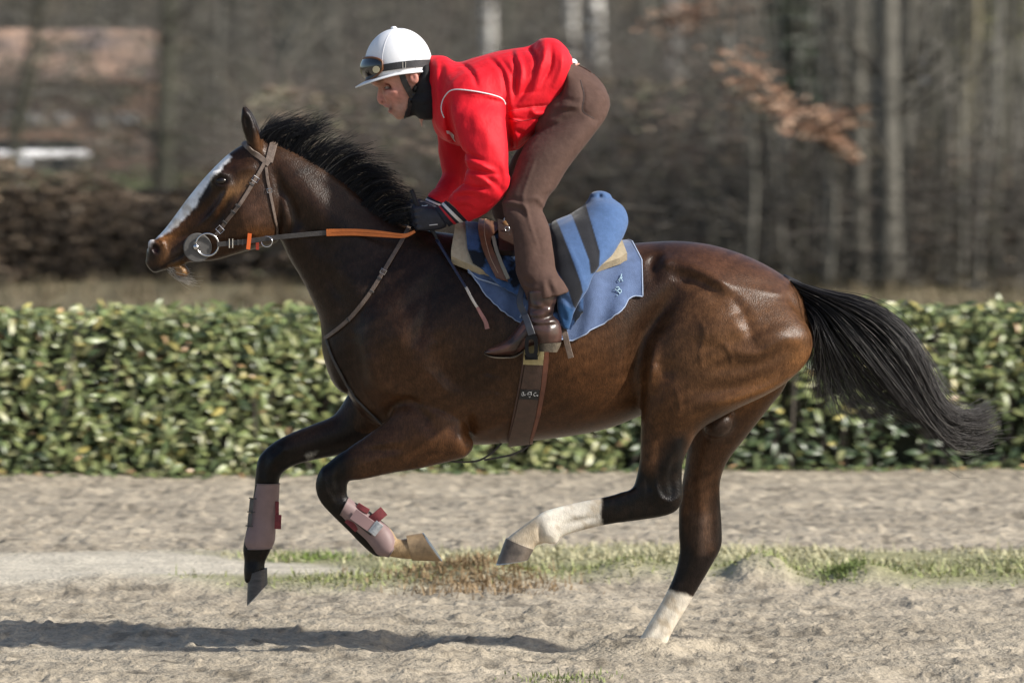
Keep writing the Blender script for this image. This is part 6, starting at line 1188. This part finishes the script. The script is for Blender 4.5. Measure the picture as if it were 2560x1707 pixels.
# ---- trees one can tell apart
def trunk_path(pts, d, top=None):
    q = [at(px, py, d) for px, py in pts]; q[-1] = q[-1].copy(); q[-1][2] = gz(q[-1][0], q[-1][1]) - .1
    if top: q = [q[0] + (q[0] - q[1]) / np.linalg.norm(q[0] - q[1]) * top] + q
    return q[::-1]
def tree(name, label, cat, pts, w, d, m_, group=None, nb=9, top=6.0, limb=1.0, seed=0, bcol=None):
    """trunk through the pixels given (top first), going on above the picture, with limbs"""
    r = np.random.default_rng(seed); q = spl(trunk_path(pts, d, top), 26); o = thing(name, tuple(q[0] + np.array([0, 0, .1])), label, cat, group); r0 = w / 2 / FPX * d
    MB().tube(q, r0 * np.interp(np.linspace(0, 1, 26), [0, .06, .3, 1], [1.5, 1.15, 1, .35]), 12).build('trunk', m_, o, True)
    pp = []; rr = []
    for i in range(nb * 5):
        s = r.uniform(.12, .98); p = q[int(s * 25)]; th = r.uniform(0, 6.283); L = limb * r.uniform(.6, 1.8) * (1.2 - s * .6); dv = np.array([math.cos(th), math.sin(th), r.uniform(.3, 1.1)]) * L; k = np.linspace(0, 1, 6)
        pp.append(p + dv * k[:, None] + np.array([0, 0, .25]) * (k ** 2)[:, None] * L + r.normal(0, .05, (6, 3)) * k[:, None]); rr.append(r0 * r.uniform(.08, .28) * np.linspace(1, .25, 6))
    V_, F_, C_ = tubes_np(pp, rr, np.tile(bcol or (.085, .078, .066), (len(pp), 1)) * r.uniform(.7, 1.3, (len(pp), 1)), 4); link_mesh('branches', mesh_np('branches', V_, F_, C_), M_wood, o)
    return o
M_birch = mat('birch_bark', (.66, .64, .60), .7, spec=.3, vary=.15, vscale=8, dark=((.10, .09, .08), 5, .50, .60), stretch=(1, 1, 2.2))
M_grey = mat('grey_bark', (.118, .112, .095), .9, vary=.6, vscale=7, stretch=(2, 2, .7), bump=.7, bscale=16, bdist=.03)
M_dark = mat('dark_bark', (.055, .055, .038), .9, vary=.4, vscale=6, bump=.6, bscale=16, bdist=.03)
M_moss = mat('mossy_bark', (.17, .15, .085), .9, vary=.4, vscale=4, bump=.6, bscale=14, bdist=.03)
f_ = 1 / .91875
for i, (x0, x1, w, d, lab) in enumerate(((1120, 1132, 28, 104, 'white birch trunk above the rider helmet, leftmost of the birches'), (1311, 1318, 24, 108, 'slim white birch trunk above the rider lower back'), (1366, 1374, 34, 100, 'thick white birch trunk above the rider seat'), (1544, 1552, 20, 112, 'white birch trunk half hidden by brown leaves'), (1571, 1566, 12, 118, 'thinnest white birch trunk beside the brown leaves'), (1668, 1674, 22, 106, 'white birch trunk just left of the ivy covered tree'))):
    tree('birch_tree', lab, 'tree', [(x0 * f_, 0), ((x0 + x1) / 2 * f_, 200), (x1 * f_, 520)], w * f_, d, M_birch, 'birches in the wood', 6, 8, 1, 40 + i)
for i, (x0, x1, w, d, m_, lab) in enumerate(((1905, 1925, 22, 58.5, M_grey, 'slim grey trunk right beside the ivy covered tree'), (1965, 1972, 34, 57.5, M_grey, 'grey trunk with the brown leaf branch in front of it'), (2035, 2040, 50, 57, M_grey, 'broadest grey tree trunk right of the horse rump'), (2090, 2072, 28, 58, M_grey, 'narrow grey trunk close right of the broadest trunk'), (2155, 2090, 22, 78, M_birch, 'pale leaning trunk at the upper right'), (2230, 2200, 50, 64, M_moss, 'yellowish mossy tree trunk near the right edge'), (2320, 2330, 40, 88, M_moss, 'mossy green tree trunk at the right edge'), (1840, 1850, 30, 82, M_dark, 'dark slim trunk behind the ivy covered tree'))):
    tree('bare_tree', lab, 'tree', [(x0 * f_, 0), ((x0 + x1) / 2 * f_, 260), (x1 * f_, 560)], w * f_, d, m_, 'bare trees on the right', 10, 8, 1.1, 60 + i)
tree('leaning_tree', 'dark leaning tree in front of the orange building', 'tree', [(95 * f_, 0), (75 * f_, 130), (40 * f_, 330), (20 * f_, 420)], 26, 92, M_dark, None, 12, 6, 1.6, 81)
tree('dark_tree', 'dark tree trunk between the orange building and the horse head', 'tree', [(385 * f_, 0), (380 * f_, 200), (370 * f_, 420)], 44, 96, M_dark, None, 12, 6, 1.5, 82)
tree('young_tree', 'pale grey young tree with raised branches left of the helmet', 'tree', [(720 * f_, 0), (665 * f_, 120), (635 * f_, 250), (625 * f_, 420)], 22, 80, M_grey, None, 14, 5, 1.2, 83, (.16, .155, .13))
tree('thin_tree', 'thin grey tree above the horse ears', 'tree', [(505 * f_, 0), (500 * f_, 200), (510 * f_, 420)], 16, 88, M_grey, None, 12, 5, 1.2, 84)
iv = tree('ivy_tree', 'tree trunk covered in dark green ivy at the upper right', 'tree', [(1800 * f_, 0), (1830 * f_, 200), (1850 * f_, 560)], 46, 62, M_dark, None, 6, 7, 1.0, 85)
n = 2600; py = r_.random(n) ** .9 * 330 - 30; px = (1812 + 40 * (py / 250) + r_.normal(0, 26, n) * (1 - .35 * sst(py, 120, 290))) * f_; d = 62 + r_.normal(0, .3, n); P = np.array([at(a, b, c) for a, b, c in zip(px, py, d)])
V, F, C = quads(P, r_.uniform(.04, .08, n), np.array([.028, .048, .022]) * r_.uniform(.4, 1.6, (n, 1)), r_); link_mesh('ivy', mesh_np('ivy', V, F, C), M_leaf, iv)
# evergreen shrub light at the right edge
for nm, lab, cx_, cy_, sx, sy_, d, col, n in (('yellowish_shrub', 'sunlit yellowish green shrub at the top right corner', 2330, 90, 60, 120, 92, (.17, .17, .06), 2600), ('evergreen_shrub', 'dark evergreen bush at the right edge', 2330, 370, 60, 120, 80, (.030, .036, .022), 2600)):
    o = thing(nm, tuple(at(cx_ * f_, 235 + 28000 / d, d)), lab, 'shrub'); px = (cx_ + r_.normal(0, sx, n)) * f_; py = (cy_ + r_.normal(0, sy_, n)) * f_; dd = d + r_.normal(0, .6, n); P = np.array([at(a, b, c) for a, b, c in zip(px, py, dd)]); P[:, 2] = np.maximum(P[:, 2], .05)
    V, F, C = quads(P, r_.uniform(.04, .09, n), np.array(col) * r_.uniform(.5, 1.5, (n, 1)), r_); link_mesh('foliage', mesh_np('foliage', V, F, C), M_dleaf, o)
    b0 = at(cx_ * f_, 235 + 28000 / d, d); b0[2] = 0; pp = [[b0 + (np.array([r_.normal(0, .5), r_.normal(0, .3), r_.uniform(1.5, 3.2)])) * k for k in np.linspace(0, 1, 5)] for _ in range(16)]; V, F, C = tubes_np(pp, np.tile(np.linspace(.03, .01, 5), (16, 1)), np.tile([.08, .07, .05], (16, 1))); link_mesh('stems', mesh_np('stems', V, F, C), M_wood, o)
# beech saplings that keep their brown leaves
def leafy(label, pts, d, n, spread, seed, base_px):
    r = np.random.default_rng(seed); q = spl([at(a * f_, b * f_, d) for a, b in pts], 24); b0 = at(base_px * f_, 300, d); b0[2] = 0; o = thing('beech_sapling', tuple(b0), label, 'sapling', 'young beeches with brown leaves')
    st = spl([b0, (b0 + q[0]) / 2 + np.array([.1, 0, .1]), q[0]], 12); MB().tube(list(st) + list(q[1:]), np.linspace(.035, .008, len(st) + len(q) - 1), 6).build('stem', M_grey, o, True)
    i = r.integers(0, 24, n); P = q[i] + r.normal(0, 1, (n, 3)) * np.array([spread, .25, spread * .55]); C = np.array([(.30, .18, .115), (.22, .125, .08), (.40, .27, .19), (.16, .09, .06)])[r.choice(4, n)] * r.uniform(.7, 1.25, (n, 1))
    V_, F_, C_ = quads(P, r.uniform(.035, .07, n), C, r); link_mesh('leaves', mesh_np('beech_leaves', V_, F_, C_), M_dleaf, o)
    pp = []
    for _ in range(26):
        a = q[r.integers(0, 24)]; b = a + r.normal(0, 1, 3) * np.array([spread, .2, spread * .5]); pp.append([a + (b - a) * t for t in np.linspace(0, 1, 4)])
    V_, F_, C_ = tubes_np(pp, np.tile(np.linspace(.01, .004, 4), (26, 1)), np.tile([.10, .08, .06], (26, 1)), 3); link_mesh('twigs', mesh_np('twigs', V_, F_, C_), M_wood, o)
leafy('brown leaved beech branch drooping across the grey trunks', [(1700, 130), (1760, 215), (1830, 270), (1900, 285), (1955, 265)], 56, 300, .15, 1, 1720)
leafy('brown leaved beech at the top between birch and ivy', [(1530, 60), (1590, 30), (1660, 25), (1740, 40)], 70, 340, .18, 2, 1640)
leafy('sparse brown beech twigs hanging below the drooping branch', [(1890, 290), (1925, 330), (1960, 355)], 56.3, 90, .07, 3, 1900)
leafy('orange brown leaves low at the right edge', [(2290, 440), (2352, 435), (2400, 440)], 72, 160, .09, 4, 2360)
# fallen branches on the ground at the right
def fallen(label, segs, d, seed):
    o = thing('fallen_branch', tuple(at(segs[0][0][0][0] * f_, segs[0][0][0][1] * f_, d)), label, 'branch', 'fallen grey branches')
    for k, (pts, w) in enumerate(segs):
        q = spl([at(a * f_, b * f_, d + .1 * k) for a, b in pts], 14); MB().tube(q, w / 2 * f_ / FPX * d * np.linspace(1.1, .6, 14), 8).build('limb', mat('dead_wood', (.20, .19, .165), .9, vary=.3, vscale=5, bump=.5, bscale=20, bdist=.02), o, True)
fallen('long grey fallen branch lying behind the hedge at the right', [([(2400, 652), (2290, 660), (2180, 650), (2085, 655), (2000, 672)], 17), ([(2120, 650), (2090, 600), (2040, 560)], 10), ([(2300, 660), (2292, 600), (2285, 545)], 15)], 58, 1)
fallen('slanting grey fallen branch behind the horse croup', [([(2140, 655), (2060, 625), (1985, 588), (1925, 566)], 10), ([(2010, 600), (2060, 640)], 8)], 60, 2)
# ---- white running rail, dark low wall and the orange building at the far left
RL = thing('white_rail', tuple(at(60, 430, 100)), 'white running rail at the far left', 'rail'); MW = mat('rail_white', (.78, .79, .82), .5)
a, b = at(-700, 384, 100), at(218, 386, 101); MB().tube([a, (a + b) / 2, b], .075, 12).build('rail', MW, RL, True)
for px in (60, -240, -540):
    p = at(px, 386, 100.2); MB().tube([p + np.array([0, .12, -.05]), p + np.array([0, .15, -.35]), np.array([p[0], p[1] + .15, -.05])], .045, 8).build('post', MW, RL, True)
BD = thing('stable_building', (-12.0, 105, 0), 'orange brick building with tiled roof at the far left', 'building')
dB = 125.0; xB = lambda px: (px - 1280) / FPX * dB
MB().box(((xB(-900) + xB(385)) / 2, dB - CAMD + 3, 1.17), (xB(385) - xB(-900), 6, 2.34)).build('wall', mat('orange_brick', (.52, .32, .22), .9, vary=.35, vscale=3, dark=((.30, .22, .17), 1.5, .5, .7)), BD)
x0, x1, y0 = xB(-920), xB(400), dB - CAMD - .4; rv = [(x0, y0, 2.25), (x1, y0, 2.25), (x1, y0 + 3.4, 3.3), (x0, y0 + 3.4, 3.3), (x1, y0 + 6.8, 2.25), (x0, y0 + 6.8, 2.25)]
rv2 = [(a, b, c + .18) for a, b, c in rv]; MB().add(rv + rv2, [(0, 3, 2, 1), (3, 5, 4, 2), (6, 7, 8, 9), (9, 8, 10, 11), (0, 1, 7, 6), (4, 5, 11, 10), (0, 6, 9, 3), (3, 9, 11, 5), (1, 2, 8, 7), (2, 4, 10, 8)]).build('roof', mat('roof_tiles', (.52, .34, .24), .9, vary=.35, vscale=4, dark=((.24, .19, .18), .9, .48, .66), bump=.6, bscale=8, bdist=.05), BD)
for px, w in ((18, 30), (95, 44), (157, 26), (250, 26), (326, 48), (-120, 40), (-240, 40)):
    z = at(px, 296, dB)[2]; o = MB().box((xB(px), dB - CAMD - .03, z), (w / FPX * dB, .10, .26)).build('window', mat('window_white', (.8, .78, .74), .4), BD); MB().box((xB(px), dB - CAMD - .085, z), (w / FPX * dB * .7, .012, .17)).build('pane', mat('pale_blind', (.75, .73, .70), .25), o)
LW = MB().box(((xB(-900) + xB(270)) / 2, dB - CAMD - 8, .52), (xB(270) - xB(-900), .25, 1.04)).build('low_wall', mat('dark_wall', (.035, .045, .05), .7, vary=.4, vscale=3)); tag(LW, 'dark low wall between the rail and the orange building', 'wall')
n = 3000; px = r_.uniform(-300, 640, n); d = r_.uniform(96, 110, n); P = np.stack([(px - 1280) / FPX * d, d - CAMD, r_.random(n) ** 1.5 * .55], 1); V, F, C = quads(P, r_.uniform(.06, .12, n), np.array([.10, .115, .06]) * r_.uniform(.6, 1.4, (n, 1)), r_); tag(link_mesh('verge', mesh_np('verge', V, F, C), M_dleaf), 'green verge growing under the white rail', 'verge', kind='stuff')

# dry grass between the two hedges
n = 7000; d = r_.uniform(46, 59, n); px = r_.uniform(-500, 3000, n); cl_ = fbm(px / 60, d, 1.0, 3, 33); P = np.stack([(px - 1280) / FPX * d, d - CAMD, np.zeros(n)], 1)[cl_ > -.03]; n = len(P)
blades(P, r_.uniform(.10, .30, n), r_.uniform(.006, .014, n), .9, np.array([(.15, .12, .072), (.10, .078, .05), (.20, .16, .10), (.08, .07, .04)])[r_.integers(0, 4, n)] * r_.uniform(.7, 1.3, (n, 1)), 'rough_grass', 'dry brown rough grass just beyond the clipped hedge', 'grass')

n = 3600; px = r_.uniform(-500, 640, n); d = r_.uniform(98, 119, n); P = np.stack([(px - 1280) / FPX * d, d - CAMD, r_.random(n) * 3.1], 1); P = P[fbm(px / 45, P[:, 2] * 2, 1.0, 2, 66) > -.02]; n = len(P)
V, F, C = quads(P, r_.uniform(.04, .11, n), np.array([(.13, .12, .085), (.18, .15, .115), (.10, .11, .07), (.22, .19, .16)])[r_.integers(0, 4, n)] * r_.uniform(.7, 1.3, (n, 1)), r_); tag(link_mesh('scrub', mesh_np('scrub', V, F, C), M_dleaf), 'thin grey scrub in front of the orange building', 'scrub', kind='stuff')

# upright pale poles and saplings among the grey trunks: one tangle
n = 620; px = r_.uniform(1780, 2750, n); d = r_.uniform(57, 74, n); x = (px - 1280) / FPX * d; t = np.linspace(0, 1, 6); H_ = r_.uniform(1.2, 6.5, n); sw = r_.normal(0, .22, (n, 3)); sw[:, 2] = 0
P = np.stack([x, d - CAMD, np.full(n, -.05)], 1)[:, None] + np.array([0, 0, 1.0]) * t[None, :, None] * H_[:, None, None] + sw[:, None] * t[None, :, None] + r_.normal(0, .03, (n, 6, 3)) * t[None, :, None]
V, F, C = tubes_np(P, r_.uniform(.008, .026, n)[:, None] * np.linspace(1, .4, 6)[None], np.array([(.21, .20, .175), (.16, .15, .13), (.26, .25, .22), (.12, .115, .09)])[r_.integers(0, 4, n)] * r_.uniform(.7, 1.2, (n, 1)), 5)
tag(link_mesh('sapling_tangle', mesh_np('sapling_tangle', V, F, C), M_wood), 'tangle of pale upright saplings among the grey trunks at right', 'saplings', kind='stuff')
